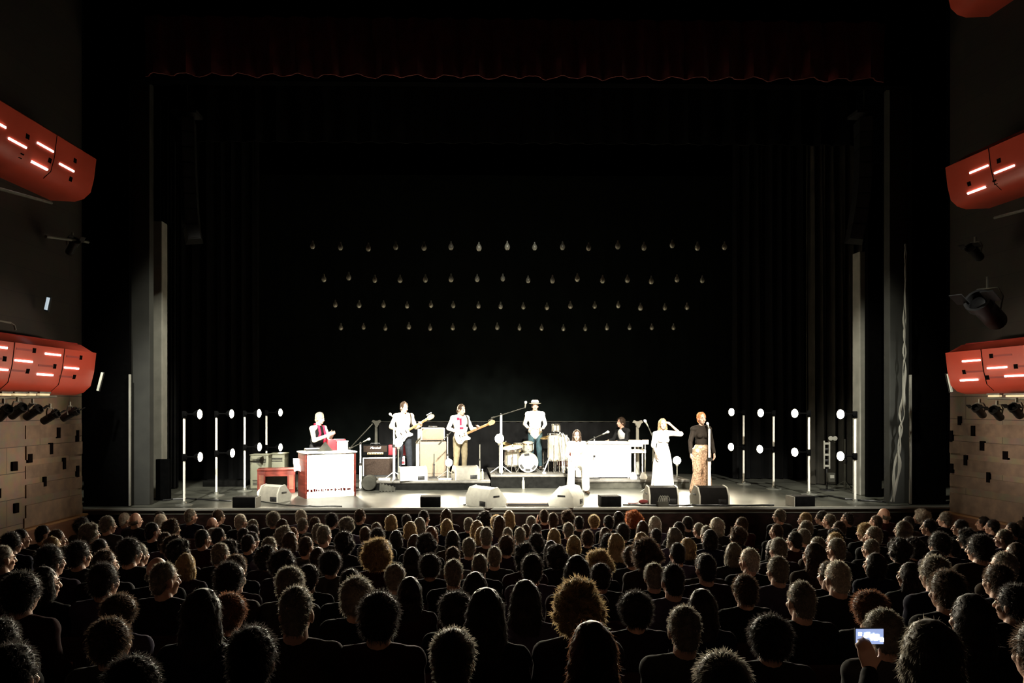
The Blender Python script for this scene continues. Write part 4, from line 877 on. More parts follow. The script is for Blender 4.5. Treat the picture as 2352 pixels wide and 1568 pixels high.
def hair_parts(style, Mh, seed=0):
    h = lambda *a: hpart(Mh, *a); rnd = random.Random(seed)
    cap = [h('e', (0, .020, .030), (.082, .094, .100)), h('e', (0, .055, -.035), (.066, .05, .065))]
    if style == 'short': return cap
    if style == 'wide': return cap + [h('e', (0, .022, .03), (.095, .098, .103)), h('e', (0, .05, -.03), (.086, .058, .07))]
    if style == 'bald': return [h('e', (0, .045, -.035), (.080, .062, .042)), h('e', (.066, .02, -.02), (.016, .035, .03)), h('e', (-.066, .02, -.02), (.016, .035, .03))]
    if style == 'bob': return cap + [h('e', (0, .03, .015), (.094, .098, .108)), h('e', (0, .052, -.075), (.096, .052, .075)), h('e', (.074, .01, -.06), (.026, .045, .08)), h('e', (-.074, .01, -.06), (.026, .045, .08))]
    if style == 'long': return cap + [h('e', (0, .03, .015), (.092, .097, .107)), h('e', (0, .062, -.13), (.096, .046, .17)), h('e', (.07, .03, -.12), (.032, .045, .15)), h('e', (-.07, .03, -.12), (.032, .045, .15)), h('e', (0, .075, -.22), (.085, .04, .11))]
    if style in ('curly', 'big'):
        k = .118 if style == 'curly' else .142; L = [h('e', (0, .03, .025), (k * .88, k * .85, k * .95)), h('e', (0, .055, -.05), (k * .85, .06, .075))]
        for _ in range(44):
            a = rnd.uniform(0, 6.28); el = rnd.uniform(-.5, 1.4); v = Vector((math.cos(a) * math.cos(el), math.sin(a) * math.cos(el), math.sin(el)))
            if v.y < -.35 and v.z < .55: continue
            r = rnd.uniform(.02, .034); L.append(h('e', Vector((0, .03, .02)) + v * (k * .88), (r, r, r)))
        return L
    if style == 'bun': return cap + [h('e', (0, .02, .03), (.087, .1, .104)), h('e', (0, .1, .085), (.045, .04, .045))]
    return cap
STR = dict(short=(900, .016, .25), wide=(1100, .024, .35), bald=(300, .012, .4), bob=(1100, .022, .8), long=(1300, .022, .9), curly=(2100, .024, .15), big=(2600, .030, .15), bun=(800, .014, .3))
def hair_mesh(style, Mh, m, seed=0, flat=False):
    vs, fs, ns = blob(hair_parts(style, Mh, seed), .009, 2, .006 if style not in ('curly', 'big') else .012, 34)
    mb = MB(); mb.add(vs, fs); mb.mi = 1; rnd = random.Random(seed + 11); n, ln, dr = STR[style]
    for _ in range(int(n * 2.2)):
        i = rnd.randrange(len(vs)); p, nn = vs[i], ns[i]; tng = Vector((rnd.gauss(0, 1), rnd.gauss(0, 1), rnd.gauss(0, 1)))
        kk = 1.1 if style in ('curly', 'big') else .35; d = (nn * (1 - dr * .6) + Vector((0, 0, -dr)) + tng * kk).normalized(); l = ln * rnd.uniform(.5, 1.3); sd = d.cross(tng).normalized() * .0013
        q = p + d * l * .6; d2 = (d + tng * .5 + Vector((0, 0, -.4))).normalized(); e = q + d2 * l * .5
        mb.add([p - sd, p + sd, q + sd * .8, q - sd * .8, e], [(0, 1, 2, 3), (3, 2, 4)])
    return mb.mesh('hair', [m, m.replace('hair_', 'fibre_')])
def body_mesh(J, voxel=.007, skin='skin', extra=()):
    slim = inflate(torso_parts(J), -.012) + leg_parts(J) + arm_parts(J)
    feet = [('c', J['a' + s] + Vector((0, .0, -.02)), J['t' + s], .034, .026) for s in 'LR']
    vs, fs, ns = blob(head_parts(J) + slim + feet + hand_parts(J) + list(extra), voxel, 2); mb = MB(); mb.add(vs, fs); Mh = head_matrix(J)
    mb.mi = 1
    for s in (-1, 1): mb.ell(Mh @ Vector((s * .030, -.080, -.006)), (.013, .012, .009), Mh.to_3x3(), 10, 6)
    mb.mi = 2
    for s in (-1, 1):
        mb.ell(Mh @ Vector((s * .030, -.0905, -.006)), (.0055, .003, .0055), Mh.to_3x3(), 8, 5); mb.ell(Mh @ Vector((s * .031, -.090, .018)), (.018, .006, .004), Mh.to_3x3(), 8, 5)
    mb.mi = 3; mb.ell(Mh @ Vector((0, -.0955, -.068)), (.020, .005, .0065), Mh.to_3x3(), 10, 6)
    return mb.mesh('person', [skin, 'eye_white', 'hair_dark', 'lips'])
mat('lips', (.42, .14, .12), .4)
def cloth(name, parts, m, parent, voxel=.010, disp=.004, label=None):
    vs, fs, ns = blob(parts, voxel, 3, disp, 17); mb = MB(); mb.add(vs, fs); return mb.build(name, m, parent, label=label)
def shoes(J, m, parent):
    for s in 'LR':
        a = J['a' + s]; t_ = J['t' + s]; cloth('shoe', [('c', a + Vector((0, .03, -.045)), t_ + Vector((0, -.02, .005)), .042, .036), ('c', a + Vector((0, .0, -.01)), a + Vector((0, 0, -.05)), .045, .045)], m, parent, .009, 0)
def dress(name, prof, m, parent, c=(0, 0), rip=14, amp=.05):
    mb = MB(); n = 96; vs = []; fs = []
    for i, (z_, rx, ry) in enumerate(prof):
        k = amp * i / (len(prof) - 1)
        for j in range(n):
            a = 2 * math.pi * j / n; r = 1 + k * math.sin(a * rip + i * .12) + k * .5 * math.sin(a * 5 + 1)
            vs.append((c[0] + rx * r * math.cos(a), c[1] + ry * r * math.sin(a), z_))
    for i in range(len(prof) - 1):
        for j in range(n): fs.append((i * n + j, i * n + (j + 1) % n, (i + 1) * n + (j + 1) % n, (i + 1) * n + j))
    fs += [tuple(range(n)), tuple(range((len(prof) - 1) * n, len(prof) * n))]; mb.add(vs, fs); return mb.build(name, m, parent)
def performer(label, px, Y, zf, rz, J, hair, hcol, scale=1.0, skin='skin', group='band on the stage'):
    o = bpy.data.objects.new('person', body_mesh(J, .0065, skin)); C.objects.link(o); o.location = (XY(px, Y), Y, zf); o.rotation_euler = (0, 0, rz); o.scale = (scale,) * 3
    tag(o, label, 'person', group)
    if hair: h = bpy.data.objects.new('hair', hair_mesh(hair, head_matrix(J), 'hair_' + hcol, 3)); C.objects.link(h); h.parent = o
    return o
def sleeves(J, upto=1.0): return [('c', J['s' + s], J['e' + s], .056, .047) for s in 'LR'] + [('c', J['e' + s], J['e' + s].lerp(J['w' + s], upto), .046, .036) for s in 'LR']
def trousers(J, flare=0.0, k=.014): return inflate([torso_parts(J)[2]], .012) + [q for s in 'LR' for q in (('c', J['h' + s], J['k' + s], .085 + k, .060 + k), ('c', J['k' + s], J['a' + s].lerp(J['k' + s], .06), .056 + k, .042 + k + flare))]
def top(J, k=.016): return inflate(torso_parts(J)[:2] + torso_parts(J)[3:], k) 

def guitar(owner, label, org, yaw, tilt, col, bass=False):
    Wm = Matrix.Translation(owner.location) @ Matrix.Rotation(owner.rotation_euler.z, 4, 'Z') @ Matrix.Scale(owner.scale.x, 4)
    p = Wm @ Vector(org); t = thing('bass_guitar' if bass else 'electric_guitar', label, 'guitar', p, 0, None, (0, -tilt, owner.rotation_euler.z + yaw))
    T = Matrix.Rotation(R(90), 4, 'X'); L = .66 if bass else .56
    body = [(-.22, .02), (-.215, .09), (-.17, .145), (-.1, .155), (-.03, .125), (.03, .125), (.09, .155), (.15, .17), (.175, .145), (.14, .1), (.105, .055), (.1, -.03), (.13, -.07), (.165, -.11), (.15, -.145), (.08, -.135), (.02, -.115), (-.04, -.125), (-.11, -.165), (-.18, -.14), (-.215, -.08)]
    b = MB(); b.prism(body, -.02, .02, T); b.build('body', col, t)
    b = MB(); b.prism([(-.1, -.1), (-.02, -.1), (.05, -.1), (.12, -.1), (.1, .0), (.1, .06), (.0, .06), (-.08, .02)], .02, .025, T); b.build('pickguard', 'cream', t)
    b = MB(); b.box((.1 + L / 2, -.022, .02), (L, .022, .052), bev=.006); b.build('neck', 'oak', t)
    b = MB(); x = .1 + L; b.prism([(x - .01, -.008), (x + .03, -.03), (x + .15, -.035), (x + .2, .0), (x + .19, .045), (x + .14, .075), (x + .05, .07), (x, .048)], .0, .018, T); hs = b.build('headstock', 'tan_wood', t)
    for k in range(4 if bass else 6):
        b = MB(); q = x + .04 + k * (.034 if bass else .024); b.cyl((q, -.009, .06), (q, -.009, .1), .006, n=8); b.cyl((q, -.009, .095), (q, -.009, .112), .011, n=8); b.build('tuning_peg', 'chrome', hs)
    for xx in (.03, -.04): b = MB(); b.box((xx, -.026, .02), (.025, .014, .08), bev=.004); b.build('pickup', 'black_plastic', t)
    b = MB(); b.box((-.11, -.026, .02), (.03, .014, .08), bev=.003); b.build('bridge', 'chrome', t)
    for k in range(3): b = MB(); b.cyl((-.1 - .03 * k, -.02, -.07 - .015 * k), (-.1 - .03 * k, -.038, -.07 - .015 * k), .011, n=10); b.build('knob', 'chrome', t)
    b = MB()
    for k in range(4 if bass else 6): b.cyl((-.1, -.034, .001 + k * .0075), (x + .05, -.036, .001 + k * .0075), .0007, n=4)
    b.build('strings', 'chrome', t)
    # strap over the far shoulder
    Gi = (Matrix.Translation(p) @ Euler((0, -tilt, owner.rotation_euler.z + yaw)).to_matrix().to_4x4()).inverted() @ Wm
    pts = [Gi @ Vector(q) for q in ((-.22, -.12, 1.06), (-.14, .13, 1.15), (.0, .17, 1.32), (.12, .09, 1.47), (.15, -.02, 1.475), (.14, -.13, 1.38), (.13, -.165, 1.2))]
    b = MB(); b.tube(pts, .014, 6); b.build('strap', 'cloth_brown', t)
    return t
mat('tan_wood', (.55, .3, .14), .4); mat('sunburst', (.5, .17, .06), .3); mat('pale_body', (.82, .78, .66), .3)

# --- keyboard player at the organ
J = joints(pelvis=(0, .02, .97), neck=(0, -.06, 1.45), head=(0, -.10, 1.615), pitch=R(6), sL=(.185, -.05, 1.40), sR=(-.185, -.05, 1.40), eL=(.23, -.17, 1.16), eR=(-.24, -.15, 1.15), wL=(.08, -.38, 1.28), wR=(-.06, -.38, 1.26), dL=(-.15, -.5, .25), dR=(.15, -.5, .25), nL=(-1, 0, -.2), nR=(1, 0, -.2), curl=.35)
o = performer('man with short white hair, dark waistcoat and red scarf gesturing behind the organ', 727, 16.35, 0, R(58), J, 'short', 'white', 1.02)
cloth('shirt', top(J, .012) + sleeves(J, .93), 'cloth_cream', o)
tp = torso_parts(J); cloth('waistcoat', inflate([tp[0], tp[1]], .024), 'cloth_black', o)
b = MB(); b.tube([(-.07, -.13, 1.16), (-.075, -.175, 1.30), (-.07, -.13, 1.44), (-.02, .03, 1.49), (.05, .02, 1.49), (.075, -.13, 1.44), (.07, -.19, 1.28), (.06, -.17, 1.06)], .026, 8); b.build('scarf', 'cloth_red', o)
cloth('trousers', trousers(J), 'cloth_charcoal', o); shoes(J, 'black_plastic', o)
# --- first guitarist
def gtr_joints(**k):
    d = dict(eL=(.28, -.06, 1.15), wL=(.34, -.26, 1.21), dL=(-.2, -.5, .45), nL=(-.4, .2, -.5), eR=(-.29, .06, 1.17), wR=(-.10, -.21, 1.06), dR=(.5, -.1, -.35), nR=(.2, 1, -.2), curl=.75, pitch=R(9), head=(0, -.05, 1.615)); d.update(k); return joints(**d)
J = gtr_joints(yaw=R(12), tL=(.19, -.16, .035), aL=(.16, .0, .09), kL=(.13, -.03, .5))
o = performer('guitarist with dark tousled hair in a white jacket and dark jeans, left of the two', 927, 17.58, HG, R(22), J, 'short', 'brown', 1.03)
cloth('shirt', top(J, .012), 'cloth_white', o); tp = torso_parts(J)
cloth('jacket', inflate([('e', tp[0][1] + Vector((0, .03, 0)), tp[0][2], tp[0][3]), ('e', tp[1][1] + Vector((0, .04, 0)), tp[1][2], tp[1][3])] + tp[3:], .02) + sleeves(J, .9), 'cloth_cream', o)
cloth('trousers', trousers(J), 'cloth_dkjeans', o); shoes(J, 'black_plastic', o)
guitar(o, 'pale electric guitar held by the first guitarist, neck pointing up to the right', (-.03, -.185, 1.04), R(6), R(27), 'pale_body')
# --- bass player
J = gtr_joints(yaw=R(20), head=(0, -.06, 1.61), pitch=R(14), wL=(.36, -.24, 1.17), kR=(-.11, -.02, .5))
o = performer('bass player with short dark hair, red and white shirt and khaki trousers', 1057, 17.6, HG, R(28), J, 'short', 'brown', 1.0)
cloth('shirt', top(J, .016) + sleeves(J, .55), 'cloth_white', o)
b = MB(); Mh = Vector((0, -.085, 1.3)); b.box((-.05, -.118, 1.33), (.05, .02, .16), bev=.008); b.box((-.1, -.085, 1.40), (.07, .03, .06), bev=.01); b.box((-.03, -.118, 1.18), (.1, .03, .04), bev=.01); b.build('red_pattern', 'cloth_red', o)
cloth('trousers', trousers(J), 'cloth_khaki', o); shoes(J, 'cloth_brown', o)
guitar(o, 'white bass guitar with tan headstock held by the bass player', (-.02, -.185, 1.0), R(4), R(19), 'white_paint', True)
# --- man in the hat
J = joints(eL=(.265, .02, 1.16), eR=(-.265, .02, 1.16), wL=(.19, -.2, 1.06), wR=(-.19, -.2, 1.08), dL=(-.5, -.5, -.1), dR=(.5, -.5, -.1), nL=(-.3, .2, -1), nR=(.3, .2, -1), aL=(.13, 0, .09), curl=.9)
o = performer('man in a pale brimmed hat and long white shirt standing behind the drum kit', 1229, 18.55, HD, R(-4), J, 'short', 'dark', .985)
cloth('shirt', top(J, .02) + sleeves(J, .95) + [('e', Vector((0, 0, .95)), (.185, .135, .19))], 'cloth_white', o)
cloth('trousers', trousers(J), 'cloth_bluejean', o); shoes(J, 'cloth_brown', o)
Mh = head_matrix(J); b = MB(); b.lathe([(0, .055), (.105, .05), (.155, .062), (.158, .067), (.105, .06), (.096, .07), (.092, .12), (.07, .15), (.03, .145), (0, .14)], 28, Mh); h = b.build('hat', 'cream', o); b = MB(); b.lathe([(.097, .064), (.0985, .064), (.0965, .085), (.095, .085)], 28, Mh); b.build('hat_band', 'cloth_brown', h)
for s in (-1, 1):
    Wm = Matrix.Translation(o.location); p0 = Wm @ Vector((s * .10, -.28, 1.05)); p1 = p0 + Vector((-s * .1, -.32, -.03)); b = MB(); b.cyl(p0, p1, .008, .006, 8); b.ell(p1, (.009, .013, .009)); tag(b.build('drumstick', 'oak'), 'wooden drumstick in the %s hand of the man in the hat' % ('right' if s < 0 else 'left'), 'drumstick')
# --- seated long-haired woman before the piano
sit = dict(pelvis=(0, .02, .66), neck=(0, -.03, 1.13), head=(0, -.07, 1.285), sL=(.16, -.02, 1.08), sR=(-.16, -.02, 1.08), eL=(.22, -.05, .83), eR=(-.22, -.05, .83), wL=(.13, -.27, .74), wR=(-.13, -.27, .74), hL=(.09, -.0, .64), hR=(-.09, .0, .64), kL=(.15, -.42, .62), kR=(-.15, -.42, .62), aL=(.17, -.40, .1), aR=(-.17, -.40, .1), tL=(.2, -.56, .035), tR=(-.2, -.56, .035), dL=(-.3, -1, -.2), dR=(.3, -1, -.2), nL=(0, 0, -1), nR=(0, 0, -1), fem=True)
J = joints(**sit, pitch=R(4), yaw=R(-8))
Ys = 16.55
o = performer('woman with long dark brown hair in white, seated on a stool before the white piano', 1324, Ys, 0, R(-3), J, 'long', 'brown', .985)
cloth('blouse', top(J, .016) + sleeves(J, .9), 'cloth_white', o); cloth('trousers', trousers(J, .02, .02), 'cloth_white', o); shoes(J, 'cloth_brown', o)
t = thing('stool', 'white stool under the seated long-haired woman', 'stool', (o.location.x, Ys + .04, 0)); b = MB(); b.box((0, 0, .515), (.38, .36, .05), bev=.015); b.build('seat', 'white_paint', t)
for sx in (-1, 1):
    for sy in (-1, 1): b = MB(); b.cyl((sx * .15, sy * .14, .5), (sx * .18, sy * .17, 0), .018); b.build('leg', 'white_paint', t)
# --- pianist
J = joints(pelvis=(0, .02, .66), neck=(0, -.07, 1.14), head=(0, -.12, 1.30), sL=(.185, -.06, 1.09), sR=(-.185, -.06, 1.09), eL=(.25, -.14, .86), eR=(-.25, -.14, .86), wL=(.17, -.38, .84), wR=(-.17, -.38, .84), hL=(.09, 0, .64), hR=(-.09, 0, .64), kL=(.13, -.40, .60), kR=(-.13, -.40, .60), aL=(.13, -.34, .1), aR=(-.13, -.34, .1), tL=(.14, -.5, .035), tR=(-.14, -.5, .035), dL=(0, -1, -.1), dR=(0, -1, -.1), nL=(0, 0, -1), nR=(0, 0, -1))
o = performer('pianist with wavy grey-brown hair in a dark jacket and white shirt, facing left', 1434, 18.75, HP, R(-62), J, 'wide', 'brown', 1.0)
tp = torso_parts(J); cloth('shirt', top(J, .012), 'cloth_white', o)
cloth('jacket', inflate([('e', tp[0][1] + Vector((0, .03, 0)), tp[0][2], tp[0][3]), ('e', tp[1][1] + Vector((0, .035, 0)), tp[1][2], tp[1][3])] + tp[3:], .019) + sleeves(J, .92), 'cloth_charcoal', o)
cloth('trousers', trousers(J), 'cloth_black', o); shoes(J, 'black_plastic', o)
t = thing('piano_stool', 'black stool under the pianist', 'stool', (o.location.x, 18.75, HP)); b = MB(); b.lathe([(0, .47), (.18, .47), (.19, .5), (.17, .52), (0, .525)], 24); b.build('seat', 'black_plastic', t); b = MB(); b.cyl((0, 0, 0), (0, 0, .5), .03); b.lathe([(0, 0), (.2, 0), (.18, .03), (0, .04)], 18); b.build('post', 'chrome', t)
# --- woman in white dress, hand raised to her head
J = joints(fem=True, yaw=R(-6), sL=(.165, .0, 1.415), eL=(.40, -.05, 1.40), wL=(.17, -.08, 1.60), dL=(-.6, .1, .5), nL=(-.6, .6, -.2), eR=(-.21, .0, 1.14), wR=(-.19, -.16, .95), curl=.6)
o = performer('woman with long blond hair in a flowing white dress, hand raised to her head', 1522, 15.75, 0, R(4), J, 'long', 'blond', .945)
cloth('bodice', top(J, .013) + [('c', J['s' + s], J['e' + s], .062, .06) for s in 'LR'], 'cloth_white', o)
dress('skirt', [(1.12, .13, .10), (1.0, .165, .13), (.8, .20, .17), (.5, .225, .20), (.25, .245, .22), (.06, .265, .24)], 'cloth_white', o, rip=11, amp=.06); shoes(J, 'cloth_tan', o)
# --- woman in black top and sequinned trousers
J = joints(fem=True, yaw=R(6), eL=(.23, .02, 1.13), eR=(-.23, .02, 1.13), wL=(.25, -.06, .89), wR=(-.25, -.06, .89), curl=.5)
o = performer('woman with red-blond hair, black long-sleeved top and sequinned flared trousers, at a white stand', 1611, 15.75, 0, R(3), J, 'short', 'ginger', 1.02)
cloth('top', top(J, .014) + sleeves(J, .92), 'cloth_top_black', o)
cloth('trousers', trousers(J, .06, .03), 'cloth_sequin', o, .009, .006); shoes(J, 'cloth_tan', o)
M['cloth_brown'].node_tree.nodes['Principled BSDF'].inputs['Roughness'].default_value = .9
# ================================================================ the audience
SEAT = dict(pelvis=(0, .05, .53), neck=(0, .05, 1.00), head=(0, .03, 1.15), sL=(.165, .05, .95), sR=(-.165, .05, .95), eL=(.19, .0, .70), eR=(-.19, .0, .70), wL=(.10, -.22, .64), wR=(-.10, -.22, .64),
            hL=(.09, .03, .52), hR=(-.09, .03, .52), kL=(.12, -.37, .52), kR=(-.12, -.37, .52), aL=(.12, -.37, .10), aR=(-.12, -.37, .10), tL=(.13, -.50, .035), tR=(-.13, -.50, .035),
            dL=(-.5, -.8, -.1), dR=(.5, -.8, -.1), nL=(0, 0, -1), nR=(0, 0, -1), curl=.4)
CLAP = dict(SEAT); CLAP.update(eL=(.24, -.1, .76), eR=(-.24, -.1, .76), wL=(.05, -.28, .98), wR=(-.05, -.28, .98), dL=(-.1, -.15, 1), dR=(.1, -.15, 1), nL=(-1, 0, 0), nR=(1, 0, 0), curl=.15)
FONE = dict(SEAT); FONE.update(eL=(.15, -.17, .80), eR=(-.19, -.0, .70), wL=(.0, -.37, .93), wR=(-.1, -.22, .64), dL=(.1, -.25, 1), nL=(-.2, -1, .0), curl=.6)
HEAD = Vector(SEAT['head'])
bodies = {}
def seated(pose, fem, yaw, jn):
    kw = dict(pose); kw.update(fem=fem, yaw=R(yaw))
    if fem: kw.update(sL=(.15, .05, .94), sR=(-.15, .05, .94))
    J = joints(**kw); vs = {}
    vs['body'] = body_mesh(J, .0075, 'skin')
    for nm_, parts, m in (('top', top(J, .018) + sleeves(J, .95), 'cloth_black'), ('trousers', trousers(J), 'cloth_charcoal')):
        v, f, _ = blob(parts, .013, 3, .004, 17); mb = MB(); mb.add(v, f); vs[nm_] = mb.mesh(nm_, m)
    mb = MB()
    for s in 'LR':
        a, t_ = J['a' + s], J['t' + s]; mb.capsule(a + Vector((0, .03, -.05)), t_ + Vector((0, -.02, .003)), .042, .036); mb.capsule(a, a + Vector((0, 0, -.05)), .045)
    vs['shoes'] = mb.mesh('shoes', 'black_plastic'); return vs
for fem in (False, True):
    for yaw in (-28, 0, 28): bodies[('lap', fem, yaw)] = seated(SEAT, fem, yaw, '')
for yaw in (-28, 0, 28): bodies[('clap', False, yaw)] = seated(CLAP, False, yaw, '')
bodies[('fone', False, 0)] = seated(FONE, False, 0, '')
Hm = Matrix.Translation(HEAD)
hairs = {}
for st, k in (('short', 2), ('wide', 2), ('bob', 2), ('long', 2), ('curly', 2), ('big', 1), ('bun', 1), ('bald', 1)):
    hairs[st] = [hair_mesh(st, Hm, 'hair_dark', 20 + i * 7) for i in range(k)]
mb = MB(); mb.box((0, .0, .355), (.43, .44, .09), bev=.03); mb.box((0, .235, .57), (.42, .06, .5), bev=.03); mb.box((0, .05, .16), (.06, .3, .31)); seat_me = mb.mesh('theatre_seat', 'seat_cloth')

# measured heads: (x, top, width) in crops; optional style+colour code.  s short  w wide  b bob  l long  c curly  C big curly  x bald  n bun ; k dark n brown g grey w white y blond r red a auburn
CROPS = [(560, [(-15,110,95,'sw'),(90,155,85,'sg'),(270,88,110,'wg'),(505,72,95,'sw'),(770,98,105,'wk'),(900,135,100,'cg'),(1010,65,95,'sn'),(1280,113,100,'by'),(1410,110,90,'sk'),(1557,75,85,'sk'),(1440,170,105,'by'),(1750,62,100,'ln'),(1670,135,95,'bg'),(1755,148,100,'by'),(1940,140,90,'sg'),(2085,82,105,'ck'),(2010,160,110,'by'),(2180,118,100,'wy'),(625,135,95,'sn'),
  (345,150,100,'bn'),(405,143,90,'sg'),(225,210,115,'cg'),(430,222,90,'sa'),(560,190,110,'sg'),(700,205,110,'sg'),(1150,180,90,'sn'),(1055,215,90,'sn'),(1160,225,115,'wk'),(880,255,125,'ck'),(1620,213,100,'ba'),(1485,250,80),(1320,245,90),(1900,220,85,'sg'),(2050,215,90),(1800,245,110),(2190,240,80),
  (130,225,90),(510,260,110),(730,303,110,'sg'),(600,300,120),(1030,310,180,'Cy'),(1290,280,110,'ln'),(1570,270,140,'ck'),(1945,310,130,'sg'),(2100,288,130,'wn'),(1690,345,90),(50,285,120,'sk'),(230,305,130,'sg'),(1225,338,130,'sg'),
  (95,360,130),(870,370,120,'ln'),(1075,350,150,'wk'),(650,390,130),(1510,375,130,'sg'),(1790,370,110),(1450,350,100),(1745,440,140),(760,420,190,'wk'),
  (1095,445,145,'xg'),(1280,430,150),(490,410,190,'ck'),(1970,475,150,'sg'),(1735,492,180,'sg'),(1470,510,180,'wk'),(2040,445,110),(2160,440,130),(215,400,150),
  (85,515,170,'wn'),(330,553,230,'wg'),(1310,570,200,'sg'),(1105,570,150),(2000,595,230,'lk'),(570,600,200,'sk'),
  (990,635,270,'wg'),(715,710,290,'sg'),(1435,680,270,'lk'),(1625,705,160,'sk'),(1835,760,300,'wk'),(1175,755,340,'wk'),
  (110,1045,390,'wk'),(1810,1065,440,'sg'),(960,1240,330,'wk'),(-60,830,230,'bn')]),
 (1140, [(25,120,90,'ln'),(110,75,100,'ly'),(300,125,95,'sg'),(405,68,85,'sn','clap'),(485,95,80,'sn'),(610,75,95,'cn'),(705,125,95,'sk'),(800,115,90,'wy'),(975,85,90,'lk'),(1030,120,95,'sk'),(1170,75,130,'Cr'),(1355,125,100,'bw'),(1635,130,95,'sk'),(1560,175,100,'sk','clap'),(1735,185,85,'sg'),(1800,208,90,'sg'),(1885,138,115,'bw'),(2100,135,100,'sn'),
  (205,222,95,'sg'),(320,228,90,'by'),(615,180,105,'sg'),(1080,185,110,'wk'),(1250,165,100,'bn'),(1275,230,100,'sk'),(385,190,90),(870,240,100),(930,230,80),(1520,220,115,'lg'),(1425,260,110,'ly'),(1680,240,110),(2065,215,110,'cn'),(35,245,80),(100,235,80),(30,285,80),(390,270,90),
  (655,285,90),(1020,270,130,'ly'),(1130,280,110),(1635,310,130),(1690,300,90),(875,330,110,'ck'),(470,338,120),(665,330,115),(1005,330,100),(1270,305,180,'Cn'),(1545,352,140,'sk'),
  (110,355,150,'ck'),(270,372,110),(775,400,110),(940,430,170,'Cy'),(630,435,90),(1200,415,110),(1160,450,160),(2030,350,130,'bg'),(1915,400,150,'sw'),
  (520,410,150,'ck'),(310,445,170,'wk'),(685,450,215,'bk'),(40,440,110,'wk'),(835,460,110),(1190,490,150),(1505,450,170,'sk'),(1750,450,130),(1775,490,170,'sk'),(1330,495,150,'wg'),
  (1060,540,190,'sg'),(890,595,200,'sk'),(1505,530,210,'sk'),(60,605,140),(1640,600,150),
  (140,660,230,'lk'),(690,650,340,'cy'),(385,720,340,'lk'),(1460,740,260,'lk'),(1600,740,230,'ln'),(2120,690,180),
  (800,1000,480,'la'),(430,1175,300,'wk'),(2070,880,310,'sg'),(1180,760,280,'wk'),(1930,1480,520,'wg')]),
 (0, [(735,135,110,'ck'),(945,125,130,'sg'),(1090,100,90,'sw'),(1180,100,110,'xg'),(1290,110,95,'sw'),(1395,85,95,'sk'),(1500,150,120,'cn'),(1655,65,90,'sg'),(1895,70,95,'sn'),(1950,140,90,'xa'),
  (200,235,110),(390,205,90,'sk'),(460,240,70),(120,260,150,'wk'),(470,300,130),(800,185,110,'cg'),(1330,180,110,'sk'),(1440,265,90),(1520,285,140,'cn'),(1760,240,120),(1895,225,120,'sk'),(2010,250,100,'sg'),(2110,235,110),(2140,290,120,'sk'),
  (50,375,110,'sg'),(460,370,200,'wk'),(600,415,110,'cn'),(770,335,160,'wk'),(1140,310,180,'wk'),(1215,360,150,'sg'),(1750,320,140),(2035,355,150,'sg'),(880,320,90),
  (1080,435,100),(1220,410,180),(1370,480,190,'xg'),(1480,475,70),(1880,440,110),(640,500,150),(920,520,220,'wk'),(1110,520,160,'sn'),(1620,515,200,'sg'),(500,550,170),(230,590,300,'wk'),(2000,510,240,'wk'),
  (1110,700,200),(2050,630,230,'xg'),(1530,730,290,'lk'),(540,750,140),(1060,800,340,'wn'),(60,800,170),(2000,840,290,'wa'),(990,1055,430,'wn'),(650,1190,300,'wk'),(1180,1390,500,'wk'),(60,1000,220,'wk')]),
 (1764, [(85,65,100,'sg'),(305,95,90,'sy'),(375,108,60),(450,80,105,'sk'),(540,95,75,'sk'),(985,60,80,'xg'),(915,120,75,'sn'),(1190,130,80,'sk'),(1300,65,115,'cw'),(1510,90,120,'sg'),(1640,155,110,'sk'),(1840,130,90,'sk'),(1915,155,100,'sk'),(2085,180,70),(2165,160,70),
  (60,195,90),(310,165,110,'sg'),(595,170,100),(820,185,120,'wy'),(890,215,120),(1145,165,130,'bg'),(1370,150,110),(1690,230,130),(2010,240,100),
  (290,235,110,'sg'),(215,258,120,'sk'),(560,265,110,'sy'),(570,312,130,'sg'),(410,305,110),(70,310,150),(730,260,80),(870,330,130),(1100,310,140),(1230,375,120),(1450,260,160,'wk'),(1800,280,200,'wk'),
  (380,350,170),(210,400,130),(750,400,100,'br'),(1090,350,110),(1500,390,100),(1660,415,150),(2110,350,100),(30,370,130),
  (430,465,120,'sg'),(60,465,180,'sg'),(350,510,140),(570,505,200,'sw'),(900,505,140),(1400,460,220,'wg'),(2000,430,130),
  (640,675,200,'sg'),(1620,530,200,'wn'),(1880,575,190),(2130,540,90),(1200,600,150),
  (850,780,300,'wa'),(1290,675,180,'cg'),(2080,700,220,'wk'),(1580,775,280,'lk'),
  (950,910,400,'sg'),(1340,985,470,'bg','fone'),(1830,1005,350,'wn'),(0,1010,380,'wk'),(60,1290,400,'wn')])]
STY = dict(s='short', w='wide', b='bob', l='long', c='curly', C='big', x='bald', n='bun'); COL = dict(k='dark', n='brown', g='grey', w='white', y='blond', r='red', a='auburn')
rnd = random.Random(21); cand = []
for x0, L in CROPS:
    for q in L:
        code = q[3] if len(q) > 3 else rnd.choice(['sk', 'sk', 'sn', 'sg', 'wk', 'wn', 'bk', 'bn', 'lk', 'ln', 'sg', 'by', 'ck', 'sn'])
        cand.append((x0 + q[0] / 3.7517, 1150 + q[1] / 3.7517, q[2] / 3.7517, code, q[4] if len(q) > 4 else 'lap'))
cand.sort(key=lambda c: (c[4] != 'fone', -c[2]))
rows = {k: [] for k in range(len(ROWS))}; dropped = 0
